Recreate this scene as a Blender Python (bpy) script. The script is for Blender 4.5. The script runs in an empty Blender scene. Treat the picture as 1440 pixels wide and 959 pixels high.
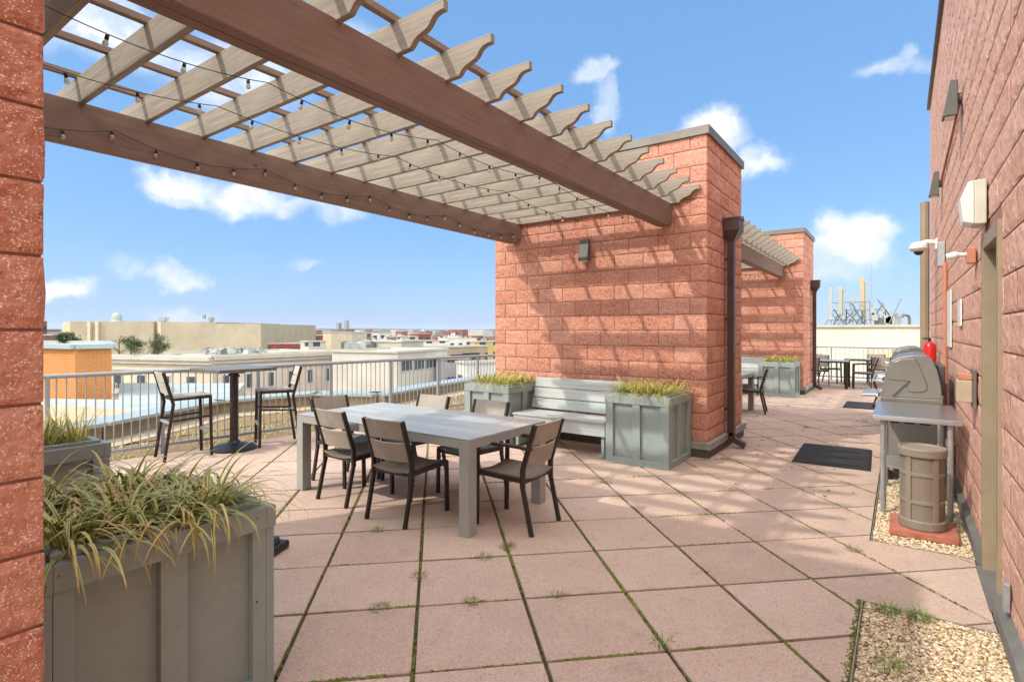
import bpy, bmesh, math, random
import numpy as np
from mathutils import Vector, Matrix, noise, Euler
random.seed(7); np.random.seed(7)
R = math.radians
SC = bpy.context.scene
COL = SC.collection
# ------------------------------------------------------------------ camera, world, sun, exposure
ANG = 35.57; CA, SA = math.cos(R(ANG)), math.sin(R(ANG)); EYE = 1.557; F = 765.0; HY = 465.0
cd = bpy.data.cameras.new('camera'); cam = bpy.data.objects.new('camera', cd); COL.objects.link(cam)
cd.sensor_width = 36; cd.lens = 36 * F / 1440; cd.shift_y = -14.5 / 1440; cd.clip_end = 20000; cd.clip_start = 0.05
cam.location = (0, 0, EYE); cam.rotation_euler = (R(90), 0, R(ANG)); SC.camera = cam

SUN_DIR = Vector((.53, 1.0, -1.08)).normalized()          # the way the light travels
SUN_STRENGTH = 2.05; SKY_STRENGTH = 0.15; EXPOSURE = 0.68
sd = bpy.data.lights.new('sun', 'SUN'); sd.energy = SUN_STRENGTH; sd.angle = R(1.0); sd.color = (1, .93, .83)
so = bpy.data.objects.new('sun', sd); COL.objects.link(so); so.rotation_euler = SUN_DIR.to_track_quat('-Z', 'Y').to_euler()
so.location = (0, 0, 30)
SC.view_settings.view_transform = 'Standard'; SC.view_settings.look = 'None'
SC.view_settings.exposure = EXPOSURE; SC.view_settings.gamma = 1; SC.view_settings.use_curve_mapping = False

def dir_px(x, y):
    X, Z, H = (x - 720) / F, 1.0, (HY - y) / F
    return Vector((X * CA - Z * SA, X * SA + Z * CA, H)).normalized()

def at(x, y, Z):                                           # photo direction and a real distance -> world point
    X = (x - 720) / F * Z
    return Vector((X * CA - Z * SA, X * SA + Z * CA, EYE + (HY - y) / F * Z))

SC.cycles.max_bounces = 6; SC.cycles.diffuse_bounces = 3; SC.cycles.glossy_bounces = 2; SC.cycles.transmission_bounces = 3
W = bpy.data.worlds.new('World'); SC.world = W; W.use_nodes = True
def build_world():
    nt = W.node_tree; N = nt.nodes; L = nt.links; N.clear()
    out = N.new('ShaderNodeOutputWorld'); bg = N.new('ShaderNodeBackground'); L.new(bg.outputs[0], out.inputs[0])
    sky = N.new('ShaderNodeTexSky'); sky.sky_type = 'NISHITA'; sky.sun_disc = False
    sky.sun_elevation = math.asin(-SUN_DIR.z); sky.sun_rotation = math.atan2(-SUN_DIR.x, -SUN_DIR.y) % (2 * math.pi)
    sky.air_density = 1.0; sky.dust_density = 0.4; sky.ozone_density = 1.6; sky.altitude = 100
    bg.inputs['Strength'].default_value = SKY_STRENGTH
    tint = N.new('ShaderNodeMix'); tint.data_type = 'RGBA'; tint.blend_type = 'MULTIPLY'; tint.inputs[0].default_value = 1
    L.new(sky.outputs[0], tint.inputs[6]); tint.inputs[7].default_value = SKY_TINT
    gam = N.new('ShaderNodeGamma'); gam.inputs[1].default_value = 1.0; L.new(tint.outputs[2], gam.inputs[0])
    tc = N.new('ShaderNodeTexCoord'); sep = N.new('ShaderNodeSeparateXYZ'); L.new(tc.outputs['Generated'], sep.inputs[0])
    def m(op, a, b=None, clamp=False):
        n = N.new('ShaderNodeMath'); n.operation = op; n.use_clamp = clamp
        for i, v in enumerate((a, b)):
            if v is None: continue
            if isinstance(v, (int, float)): n.inputs[i].default_value = v
            else: L.new(v, n.inputs[i])
        return n.outputs[0]
    az = m('ARCTAN2', sep.outputs[0], sep.outputs[1]); el = m('ARCSINE', sep.outputs[2])
    cx = N.new('ShaderNodeCombineXYZ'); L.new(az, cx.inputs[0]); L.new(el, cx.inputs[1])
    nz = N.new('ShaderNodeTexNoise'); nz.inputs['Scale'].default_value = 7; nz.inputs['Detail'].default_value = 5; nz.inputs['Roughness'].default_value = .6
    L.new(cx.outputs[0], nz.inputs['Vector'])
    off = N.new('ShaderNodeVectorMath'); off.operation = 'SUBTRACT'; L.new(nz.outputs['Color'], off.inputs[0]); off.inputs[1].default_value = (.5, .5, .5)
    sc = N.new('ShaderNodeVectorMath'); sc.operation = 'MULTIPLY'; L.new(off.outputs[0], sc.inputs[0]); sc.inputs[1].default_value = (.17, .13, 0)
    ad = N.new('ShaderNodeVectorMath'); ad.operation = 'ADD'; L.new(cx.outputs[0], ad.inputs[0]); L.new(sc.outputs[0], ad.inputs[1])
    # each cloud: where it stands in the sky (photo direction), half width, half height in pixels, density
    CL = [(150, 40, 130, 60, .75), (330, 100, 110, 60, .6), (470, 60, 90, 40, .35), (260, 268, 62, 26, .9), (345, 288, 72, 28, .95), (415, 305, 45, 18, .6), (470, 305, 40, 20, .7),
          (97, 405, 42, 20, .95), (185, 380, 34, 18, .45), (255, 388, 42, 17, .75), (260, 440, 60, 16, .4), (420, 377, 22, 8, .3),
          (838, 112, 36, 18, .62), (850, 148, 18, 34, .4), (1000, 180, 50, 36, 1.0), (1062, 222, 42, 32, .85), (945, 190, 30, 16, .6), (1248, 98, 52, 20, .42), (1275, 75, 18, 24, .35), (1300, 95, 34, 12, .28),
          (1190, 345, 62, 42, 1.0), (1172, 325, 34, 28, .8), (1222, 335, 40, 26, .85), (1180, 385, 40, 20, .45)]
    acc = None
    for (x, y, rx, ry, dn) in CL:
        d = dir_px(x, y); a0 = math.atan2(d.x, d.y); e0 = math.asin(d.z)
        d2 = dir_px(x + rx, y); ra = abs(math.atan2(d2.x, d2.y) - a0); d3 = dir_px(x, y - ry); re = abs(math.asin(d3.z) - e0)
        s = N.new('ShaderNodeVectorMath'); s.operation = 'SUBTRACT'; L.new(ad.outputs[0], s.inputs[0]); s.inputs[1].default_value = (a0, e0, 0)
        q = N.new('ShaderNodeVectorMath'); q.operation = 'MULTIPLY'; L.new(s.outputs[0], q.inputs[0]); q.inputs[1].default_value = (1 / ra / 1.25, 1 / re / 1.25, 0)
        ln = N.new('ShaderNodeVectorMath'); ln.operation = 'LENGTH'; L.new(q.outputs[0], ln.inputs[0])
        mr = N.new('ShaderNodeMapRange'); mr.interpolation_type = 'SMOOTHSTEP'; L.new(ln.outputs['Value'], mr.inputs[0])
        mr.inputs[1].default_value = 1.05; mr.inputs[2].default_value = .25; mr.inputs[3].default_value = 0; mr.inputs[4].default_value = dn
        acc = mr.outputs[0] if acc is None else m('MAXIMUM', acc, mr.outputs[0])
    n2 = N.new('ShaderNodeTexNoise'); n2.inputs['Scale'].default_value = 19; n2.inputs['Detail'].default_value = 8; n2.inputs['Roughness'].default_value = .62
    L.new(ad.outputs[0], n2.inputs['Vector'])
    mod = m('ADD', m('MULTIPLY', n2.outputs[0], 3.2), -.55); dens = m('MULTIPLY', acc, mod, True)
    # pale band just above the horizon
    hz = N.new('ShaderNodeMapRange'); L.new(el, hz.inputs[0]); hz.inputs[1].default_value = .0; hz.inputs[2].default_value = .16; hz.inputs[3].default_value = .30; hz.inputs[4].default_value = 0; hz.interpolation_type = 'SMOOTHSTEP'
    # even out the sky blue with height
    flat = N.new('ShaderNodeMix'); flat.data_type = 'RGBA'; flat.inputs[0].default_value = .72; L.new(gam.outputs[0], flat.inputs[6]); flat.inputs[7].default_value = SKY_BLUE
    hm = N.new('ShaderNodeMix'); hm.data_type = 'RGBA'; L.new(hz.outputs[0], hm.inputs[0]); L.new(flat.outputs[2], hm.inputs[6]); hm.inputs[7].default_value = SKY_PALE
    mx = N.new('ShaderNodeMix'); mx.data_type = 'RGBA'; L.new(dens, mx.inputs[0]); L.new(hm.outputs[2], mx.inputs[6]); mx.inputs[7].default_value = CLOUD_WHITE
    # unseen bright cloud added overhead and on the sun's side to fill the shade
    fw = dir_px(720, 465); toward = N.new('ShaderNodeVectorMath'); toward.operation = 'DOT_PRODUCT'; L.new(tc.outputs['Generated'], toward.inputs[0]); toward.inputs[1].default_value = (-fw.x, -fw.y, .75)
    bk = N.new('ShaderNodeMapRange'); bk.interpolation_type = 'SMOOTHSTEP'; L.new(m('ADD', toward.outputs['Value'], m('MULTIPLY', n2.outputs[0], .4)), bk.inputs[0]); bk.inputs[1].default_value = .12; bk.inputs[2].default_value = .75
    bm_ = N.new('ShaderNodeMix'); bm_.data_type = 'RGBA'; L.new(bk.outputs[0], bm_.inputs[0]); L.new(mx.outputs[2], bm_.inputs[6]); bm_.inputs[7].default_value = FILL_CLOUD
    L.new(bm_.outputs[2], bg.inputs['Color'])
SKY_TINT = (1, 1, 1, 1); SKY_BLUE = (.78, 1.85, 3.65, 1); SKY_PALE = (1.7, 2.5, 4.0, 1); CLOUD_WHITE = (4.3, 4.5, 4.7, 1); FILL_CLOUD = (12.6, 12.6, 12.3, 1)
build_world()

# ------------------------------------------------------------------ materials
MATS = {}
def new_mat(name):
    m = bpy.data.materials.new(name); m.use_nodes = True; MATS[name] = m
    return m, m.node_tree.nodes, m.node_tree.links, m.node_tree.nodes['Principled BSDF']
def ramp(N, L, src, stops):
    r = N.new('ShaderNodeValToRGB'); L.new(src, r.inputs[0]); e = r.color_ramp.elements
    while len(e) < len(stops): e.new(.5)
    for i, (p, c) in enumerate(stops): e[i].position = p; e[i].color = (*c, 1) if len(c) == 3 else c
    return r.outputs[0]
def nz(N, L, vec, scale, detail=5, rough=.6, dist=0):
    n = N.new('ShaderNodeTexNoise'); n.inputs['Scale'].default_value = scale; n.inputs['Detail'].default_value = detail
    n.inputs['Roughness'].default_value = rough; n.inputs['Distortion'].default_value = dist
    if vec is not None: L.new(vec, n.inputs['Vector'])
    return n.outputs[0]
def mixc(N, L, fac, a, b, mode='MIX'):
    n = N.new('ShaderNodeMix'); n.data_type = 'RGBA'; n.blend_type = mode
    for i, v in ((0, fac), (6, a), (7, b)):
        if isinstance(v, (int, float)): n.inputs[i].default_value = v
        elif isinstance(v, tuple): n.inputs[i].default_value = (*v, 1)
        else: L.new(v, n.inputs[i])
    return n.outputs[2]
def mth(N, L, op, a, b=None, c=None, clamp=False):
    n = N.new('ShaderNodeMath'); n.operation = op; n.use_clamp = clamp
    for i, v in enumerate((a, b, c)):
        if v is None: continue
        if isinstance(v, (int, float)): n.inputs[i].default_value = v
        else: L.new(v, n.inputs[i])
    return n.outputs[0]
def bump(N, L, P, h, strength, dist):
    b = N.new('ShaderNodeBump'); b.inputs['Strength'].default_value = strength; b.inputs['Distance'].default_value = dist
    L.new(h, b.inputs['Height']); L.new(b.outputs[0], P.inputs['Normal']); return b
def simple(name, col, rough=.6, metal=0, var=.12, scale=8, bmp=.15, bscale=60, bd=.002, stretch=None, spec=.5):
    m, N, L, P = new_mat(name); tc = N.new('ShaderNodeTexCoord'); v = tc.outputs['Object']
    if stretch:
        mp = N.new('ShaderNodeMapping'); mp.inputs['Scale'].default_value = stretch; L.new(v, mp.inputs[0]); v = mp.outputs[0]
    n = nz(N, L, v, scale)
    a = tuple(c * (1 - var) for c in col); b = tuple(min(1, c * (1 + var)) for c in col)
    L.new(ramp(N, L, n, [(.3, a), (.7, b)]), P.inputs['Base Color'])
    L.new(mth(N, L, 'ADD', mth(N, L, 'MULTIPLY', n, .2), rough - .1, clamp=True), P.inputs['Roughness'])
    P.inputs['Metallic'].default_value = metal; P.inputs['Specular IOR Level'].default_value = spec
    if bmp: bump(N, L, P, nz(N, L, v, bscale, 4), bmp, bd)
    return m
# split-face masonry
def masonry(name, base, light, dark, fleck=.5):
    m, N, L, P = new_mat(name); tc = N.new('ShaderNodeTexCoord'); v = tc.outputs['Object']
    at_ = N.new('ShaderNodeAttribute'); at_.attribute_name = 'rnd'
    blk = ramp(N, L, at_.outputs['Fac'], [(0, dark), (.45, base), (1, light)])
    c1 = mixc(N, L, .55, blk, ramp(N, L, nz(N, L, v, 34, 5, .72), [(.32, tuple(c * .55 for c in dark)), (.5, base), (.72, light)]))
    c1 = mixc(N, L, mth(N, L, 'MULTIPLY', ramp(N, L, nz(N, L, v, 3.1, 5), [(.42, (0, 0, 0)), (.62, (1, 1, 1))]), .3), c1, tuple(c * .8 for c in dark))
    vo = N.new('ShaderNodeTexVoronoi'); vo.inputs['Scale'].default_value = 200
    dn = N.new('ShaderNodeTexNoise'); dn.inputs['Scale'].default_value = 90; L.new(v, dn.inputs['Vector']); dv = N.new('ShaderNodeVectorMath'); dv.operation = 'SCALE'; dv.inputs['Scale'].default_value = .012; L.new(dn.outputs['Color'], dv.inputs[0]); da = N.new('ShaderNodeVectorMath'); da.operation = 'ADD'; L.new(v, da.inputs[0]); L.new(dv.outputs[0], da.inputs[1]); L.new(da.outputs[0], vo.inputs['Vector'])
    sp = N.new('ShaderNodeSeparateColor'); L.new(vo.outputs['Color'], sp.inputs[0])
    fl = mth(N, L, 'MULTIPLY', mth(N, L, 'GREATER_THAN', sp.outputs[0], .74), mth(N, L, 'LESS_THAN', vo.outputs['Distance'], .5))
    big = mth(N, L, 'GREATER_THAN', nz(N, L, v, 26, 4), .44)
    fl = mth(N, L, 'MULTIPLY', mth(N, L, 'MULTIPLY', fl, big), fleck)
    c1 = mixc(N, L, fl, c1, (.78, .62, .54))
    L.new(c1, P.inputs['Base Color']); P.inputs['Roughness'].default_value = .9; P.inputs['Specular IOR Level'].default_value = .25
    h = mth(N, L, 'ADD', nz(N, L, v, 60, 4, .75), mth(N, L, 'MULTIPLY', nz(N, L, v, 14, 2), .9))
    bump(N, L, P, h, .8, .007)
    return m
masonry('red_block', (.555, .235, .155), (.64, .35, .26), (.44, .155, .09), .9)
masonry('pink_block', (.66, .375, .275), (.72, .465, .36), (.57, .29, .20), .75)
simple('mortar', (.30, .12, .085), .95, var=.2, scale=20)
# pavers
def paver_mat():
    m, N, L, P = new_mat('paver'); tc = N.new('ShaderNodeTexCoord'); v = tc.outputs['Object']
    a = N.new('ShaderNodeAttribute'); a.attribute_name = 'rnd'
    base = ramp(N, L, a.outputs['Fac'], [(0, (.44, .32, .25)), (.5, (.54, .405, .325)), (1, (.61, .475, .385))])
    big = nz(N, L, v, 2.3, 7, .68); fine = nz(N, L, v, 260, 3, .7)
    c = mixc(N, L, .5, base, ramp(N, L, big, [(.3, (.45, .32, .25)), (.55, (.55, .41, .33)), (.75, (.63, .505, .415))]))
    vo = N.new('ShaderNodeTexVoronoi'); vo.inputs['Scale'].default_value = 190; L.new(v, vo.inputs['Vector'])
    sp = N.new('ShaderNodeSeparateColor'); L.new(vo.outputs['Color'], sp.inputs[0])
    c = mixc(N, L, mth(N, L, 'MULTIPLY', mth(N, L, 'GREATER_THAN', sp.outputs[0], .86), .38), c, (.72, .60, .52))
    c = mixc(N, L, mth(N, L, 'MULTIPLY', mth(N, L, 'LESS_THAN', sp.outputs[1], .14), .4), c, (.19, .09, .07))
    c = mixc(N, L, mth(N, L, 'MULTIPLY', fine, .3), c, (.28, .15, .12))
    st = ramp(N, L, nz(N, L, v, 5.5, 9, .75, .6), [(.56, (0, 0, 0)), (.72, (1, 1, 1))])
    c = mixc(N, L, mth(N, L, 'MULTIPLY', st, .34), c, (.17, .115, .085))
    L.new(c, P.inputs['Base Color']); P.inputs['Roughness'].default_value = .88; P.inputs['Specular IOR Level'].default_value = .3
    bump(N, L, P, fine, .5, .003)
paver_mat()
def joint_mat():
    m, N, L, P = new_mat('joint_soil'); tc = N.new('ShaderNodeTexCoord'); v = tc.outputs['Object']
    c = ramp(N, L, nz(N, L, v, 3.2, 6, .7), [(.34, (.11, .045, .03)), (.46, (.09, .07, .025)), (.54, (.11, .13, .02)), (.72, (.14, .17, .025))])
    c = mixc(N, L, .5, c, ramp(N, L, nz(N, L, v, 70, 4, .7), [(.4, (.04, .035, .015)), (.6, (.12, .12, .035))]))
    L.new(c, P.inputs['Base Color']); P.inputs['Roughness'].default_value = .95; bump(N, L, P, nz(N, L, v, 160, 4), 1, .01)
joint_mat()
def gravel_mat():
    m, N, L, P = new_mat('pebble'); a = N.new('ShaderNodeAttribute'); a.attribute_name = 'rnd'
    c = ramp(N, L, a.outputs['Fac'], [(0, (.20, .12, .06)), (.18, (.46, .32, .17)), (.45, (.60, .48, .30)), (.7, (.72, .63, .46)), (.88, (.52, .36, .22)), (1, (.80, .76, .66))])
    L.new(c, P.inputs['Base Color']); P.inputs['Roughness'].default_value = .75
gravel_mat()
def wood(name, base, dark, light, rough=.75, axis=(14, .8, 14), knots=True):
    m, N, L, P = new_mat(name); tc = N.new('ShaderNodeTexCoord'); v = tc.outputs['Object']
    mp = N.new('ShaderNodeMapping'); mp.inputs['Scale'].default_value = axis; L.new(v, mp.inputs[0])
    n1 = nz(N, L, mp.outputs[0], 3.2, 8, .68, .5); n2 = nz(N, L, v, 1.7, 5)
    c = ramp(N, L, n1, [(.28, dark), (.5, base), (.74, light)])
    c = mixc(N, L, mth(N, L, 'MULTIPLY', n2, .5), c, tuple(x * 1.12 for x in light))
    if knots:
        vo = N.new('ShaderNodeTexVoronoi'); vo.inputs['Scale'].default_value = 2.6; L.new(v, vo.inputs['Vector'])
        k = mth(N, L, 'LESS_THAN', vo.outputs['Distance'], .055); c = mixc(N, L, mth(N, L, 'MULTIPLY', k, .6), c, tuple(x * .35 for x in dark))
    L.new(c, P.inputs['Base Color']); P.inputs['Roughness'].default_value = rough; P.inputs['Specular IOR Level'].default_value = .3
    bump(N, L, P, n1, .35, .004)
wood('beam_wood', (.20, .128, .098), (.15, .09, .066), (.245, .165, .13), axis=(14, .8, 14))
wood('rafter_wood', (.255, .215, .168), (.14, .11, .082), (.37, .335, .28), axis=(.8, 14, 14))
wood('purlin_wood', (.235, .165, .125), (.18, .12, .09), (.29, .22, .17), axis=(14, .8, 14))
wood('planter_paint', (.27, .325, .31), (.245, .295, .28), (.295, .35, .335), rough=.6, axis=(5, 5, 9), knots=False)
wood('bench_paint', (.37, .40, .385), (.28, .30, .29), (.46, .49, .475), rough=.6, axis=(.8, 12, 14), knots=False)
simple('soil', (.035, .025, .018), .95, var=.5, scale=30, bmp=1, bd=.02)
simple('frame_metal', (.036, .027, .022), .42, .3, var=.12, bmp=.05)
def sling(name, col):
    m, N, L, P = new_mat(name); tc = N.new('ShaderNodeTexCoord'); v = tc.outputs['Object']
    w = N.new('ShaderNodeTexWave'); w.inputs['Scale'].default_value = 90; w.bands_direction = 'X'; L.new(v, w.inputs['Vector'])
    c = ramp(N, L, nz(N, L, v, 9), [(.3, tuple(x * .85 for x in col)), (.7, tuple(x * 1.12 for x in col))])
    L.new(mixc(N, L, mth(N, L, 'MULTIPLY', w.outputs['Fac'], .16), c, tuple(x * .6 for x in col)), P.inputs['Base Color']); P.inputs['Roughness'].default_value = .55
    bump(N, L, P, w.outputs['Fac'], .15, .001)
sling('taupe_board', (.38, .34, .285)); sling('taupe_board_pale', (.47, .43, .365)); sling('taupe_seat', (.215, .18, .145))
def tabletop():
    m, N, L, P = new_mat('table_top'); tc = N.new('ShaderNodeTexCoord'); v = tc.outputs['Object']
    b = N.new('ShaderNodeTexBrick'); b.inputs['Scale'].default_value = 1; b.inputs['Brick Width'].default_value = .9; b.inputs['Row Height'].default_value = .118
    b.inputs['Mortar Size'].default_value = .0022; b.inputs['Mortar Smooth'].default_value = .1; b.offset = .37
    b.inputs['Color1'].default_value = (.33, .345, .33, 1); b.inputs['Color2'].default_value = (.50, .515, .495, 1); b.inputs['Mortar'].default_value = (.16, .16, .15, 1)
    L.new(v, b.inputs['Vector'])
    mp = N.new('ShaderNodeMapping'); mp.inputs['Scale'].default_value = (1, 14, 1); L.new(v, mp.inputs[0])
    g = ramp(N, L, nz(N, L, mp.outputs[0], 5, 7, .7), [(.3, (.33, .34, .325)), (.7, (.50, .51, .49))])
    L.new(mixc(N, L, .35, b.outputs['Color'], g), P.inputs['Base Color']); P.inputs['Roughness'].default_value = .42
tabletop()
simple('table_frame', (.33, .335, .31), .5, .1, var=.07, scale=4, bmp=.08)
simple('rail_paint', (.30, .33, .355), .45, .2, var=.08, bmp=.05)
simple('bar_top', (.15, .13, .115), .35, .2, var=.15, bmp=.03)
simple('steel', (.50, .50, .50), .32, .95, var=.08, scale=3, bmp=.05, stretch=(1, 12, 1))
simple('galvanised', (.42, .44, .43), .45, .6, var=.15, scale=20, bmp=.1)
simple('grill_hood', (.235, .225, .195), .38, .65, var=.08, scale=3, bmp=.04)
simple('grill_dark', (.08, .075, .07), .5, .3)
simple('grill_cover_metal', (.27, .26, .23), .45, .3)
simple('rubber', (.018, .017, .017), .85, var=.3, scale=14, bmp=.6, bscale=90, bd=.004)
simple('brown_metal', (.075, .042, .034), .42, .3, var=.25, scale=3, bmp=.04)
simple('coping_metal', (.17, .155, .13), .45, .3, var=.15, scale=4, bmp=.04)
simple('flashing', (.34, .315, .28), .55, .2, var=.3, scale=5, bmp=.1)
simple('curb_dark', (.10, .082, .068), .8, var=.3, scale=9)
simple('edging', (.34, .31, .26), .5, .5, var=.25)
simple('lamp_grey', (.11, .107, .092), .5, .3, var=.1)
simple('lamp_lens', (.75, .74, .68), .3, 0, var=.05)
simple('white_plastic', (.72, .71, .66), .4, 0, var=.05, bmp=0)
simple('yellowed_plastic', (.55, .54, .44), .4, 0, var=.08, bmp=0)
simple('camera_dark', (.02, .02, .022), .12, 0, bmp=0)
simple('tan_paint', (.30, .235, .15), .5, .0, var=.1, scale=3, bmp=.05)
simple('tan_paint_dark', (.235, .17, .10), .5, .0, var=.12, scale=3, bmp=.05)
simple('red_paint', (.60, .02, .018), .3, 0, var=.08, bmp=0)
simple('conduit_red', (.42, .13, .075), .6, 0, var=.15)
simple('conduit_orange', (.50, .21, .125), .7, 0, var=.15)
simple('pad_clay', (.38, .135, .085), .9, var=.25, scale=14, bmp=.5)
simple('black_plastic', (.012, .012, .012), .4, 0, bmp=.1)
simple('cord_black', (.02, .018, .016), .6, 0, bmp=0)
simple('screw', (.11, .115, .10), .5, .7, bmp=0)
def wicker():
    m, N, L, P = new_mat('bin_resin'); tc = N.new('ShaderNodeTexCoord')
    L.new(ramp(N, L, nz(N, L, tc.outputs['Object'], 9), [(.3, (.205, .17, .125)), (.7, (.255, .215, .165))]), P.inputs['Base Color']); P.inputs['Roughness'].default_value = .6
    m, N, L, P = new_mat('bin_weave'); uv = N.new('ShaderNodeUVMap'); sp = N.new('ShaderNodeSeparateXYZ'); L.new(uv.outputs[0], sp.inputs[0])
    def saw(s, k): return mth(N, L, 'FRACT', mth(N, L, 'MULTIPLY', s, k))
    u, v = sp.outputs[0], sp.outputs[1]
    row = mth(N, L, 'FLOOR', mth(N, L, 'MULTIPLY', v, 95)); par = mth(N, L, 'MULTIPLY', mth(N, L, 'MODULO', row, 2), .5)
    a = mth(N, L, 'ABSOLUTE', mth(N, L, 'SUBTRACT', mth(N, L, 'FRACT', mth(N, L, 'ADD', mth(N, L, 'MULTIPLY', u, 58), par)), .5))
    b = mth(N, L, 'ABSOLUTE', mth(N, L, 'SUBTRACT', saw(v, 95), .5))
    h = mth(N, L, 'MULTIPLY', mth(N, L, 'SUBTRACT', 1, mth(N, L, 'MULTIPLY', a, 2)), mth(N, L, 'SUBTRACT', 1, mth(N, L, 'MULTIPLY', b, 2)))
    L.new(ramp(N, L, h, [(.05, (.13, .10, .07)), (.4, (.33, .27, .205))]), P.inputs['Base Color']); P.inputs['Roughness'].default_value = .6
    bump(N, L, P, h, .8, .004)
wicker()
def glass_bulb():
    m, N, L, P = new_mat('bulb_glass'); P.inputs['Base Color'].default_value = (.85, .78, .66, 1); P.inputs['Roughness'].default_value = .08
    P.inputs['Transmission Weight'].default_value = .65; P.inputs['IOR'].default_value = 1.3
glass_bulb()
def blade_mat(name, g1, g2, edge, tip):
    m, N, L, P = new_mat(name); uv = N.new('ShaderNodeUVMap'); sp = N.new('ShaderNodeSeparateXYZ'); L.new(uv.outputs[0], sp.inputs[0])
    a = N.new('ShaderNodeAttribute'); a.attribute_name = 'rnd'
    c = ramp(N, L, a.outputs['Fac'], [(0, g1), (.5, g2), (.82, tuple((x + y) / 2 for x, y in zip(g2, edge))), (1, tip)])
    e = mth(N, L, 'GREATER_THAN', mth(N, L, 'ABSOLUTE', mth(N, L, 'SUBTRACT', sp.outputs[0], .5)), .27)
    c = mixc(N, L, mth(N, L, 'MULTIPLY', e, .75), c, edge)
    t = mth(N, L, 'ADD', sp.outputs[1], mth(N, L, 'MULTIPLY', mth(N, L, 'SUBTRACT', a.outputs['Fac'], .5), .7))
    tt = N.new('ShaderNodeMapRange'); L.new(t, tt.inputs[0]); tt.inputs[1].default_value = .62; tt.inputs[2].default_value = 1.0; tt.inputs[3].default_value = 0; tt.inputs[4].default_value = .85
    c = mixc(N, L, tt.outputs[0], c, tip)
    L.new(c, P.inputs['Base Color']); P.inputs['Roughness'].default_value = .5; P.inputs['Specular IOR Level'].default_value = .35
    P.inputs['Subsurface Weight'].default_value = 0
blade_mat('liriope', (.09, .16, .035), (.23, .32, .07), (.70, .68, .26), (.58, .36, .12))
blade_mat('liriope_pale', (.19, .25, .045), (.36, .38, .07), (.66, .60, .20), (.60, .43, .14))
blade_mat('weed', (.09, .14, .02), (.16, .20, .035), (.20, .23, .05), (.24, .19, .07))
blade_mat('weed_green', (.09, .19, .02), (.14, .26, .035), (.18, .30, .05), (.22, .28, .07))
def bed_mat():
    m, N, L, P = new_mat('sedum_bed'); tc = N.new('ShaderNodeTexCoord'); v = tc.outputs['Object']
    c = ramp(N, L, nz(N, L, v, 1.6, 8, .72), [(.30, (.15, .07, .05)), (.46, (.27, .14, .085)), (.56, (.24, .19, .08)), (.64, (.15, .19, .035)), (.8, (.46, .38, .28))])
    c = mixc(N, L, .45, c, ramp(N, L, nz(N, L, v, 24, 6, .7), [(.35, (.06, .04, .02)), (.5, (.24, .17, .07)), (.7, (.42, .36, .2))]))
    L.new(c, P.inputs['Base Color']); P.inputs['Roughness'].default_value = .95; bump(N, L, P, nz(N, L, v, 18, 6), 1, .06)
bed_mat()

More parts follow.
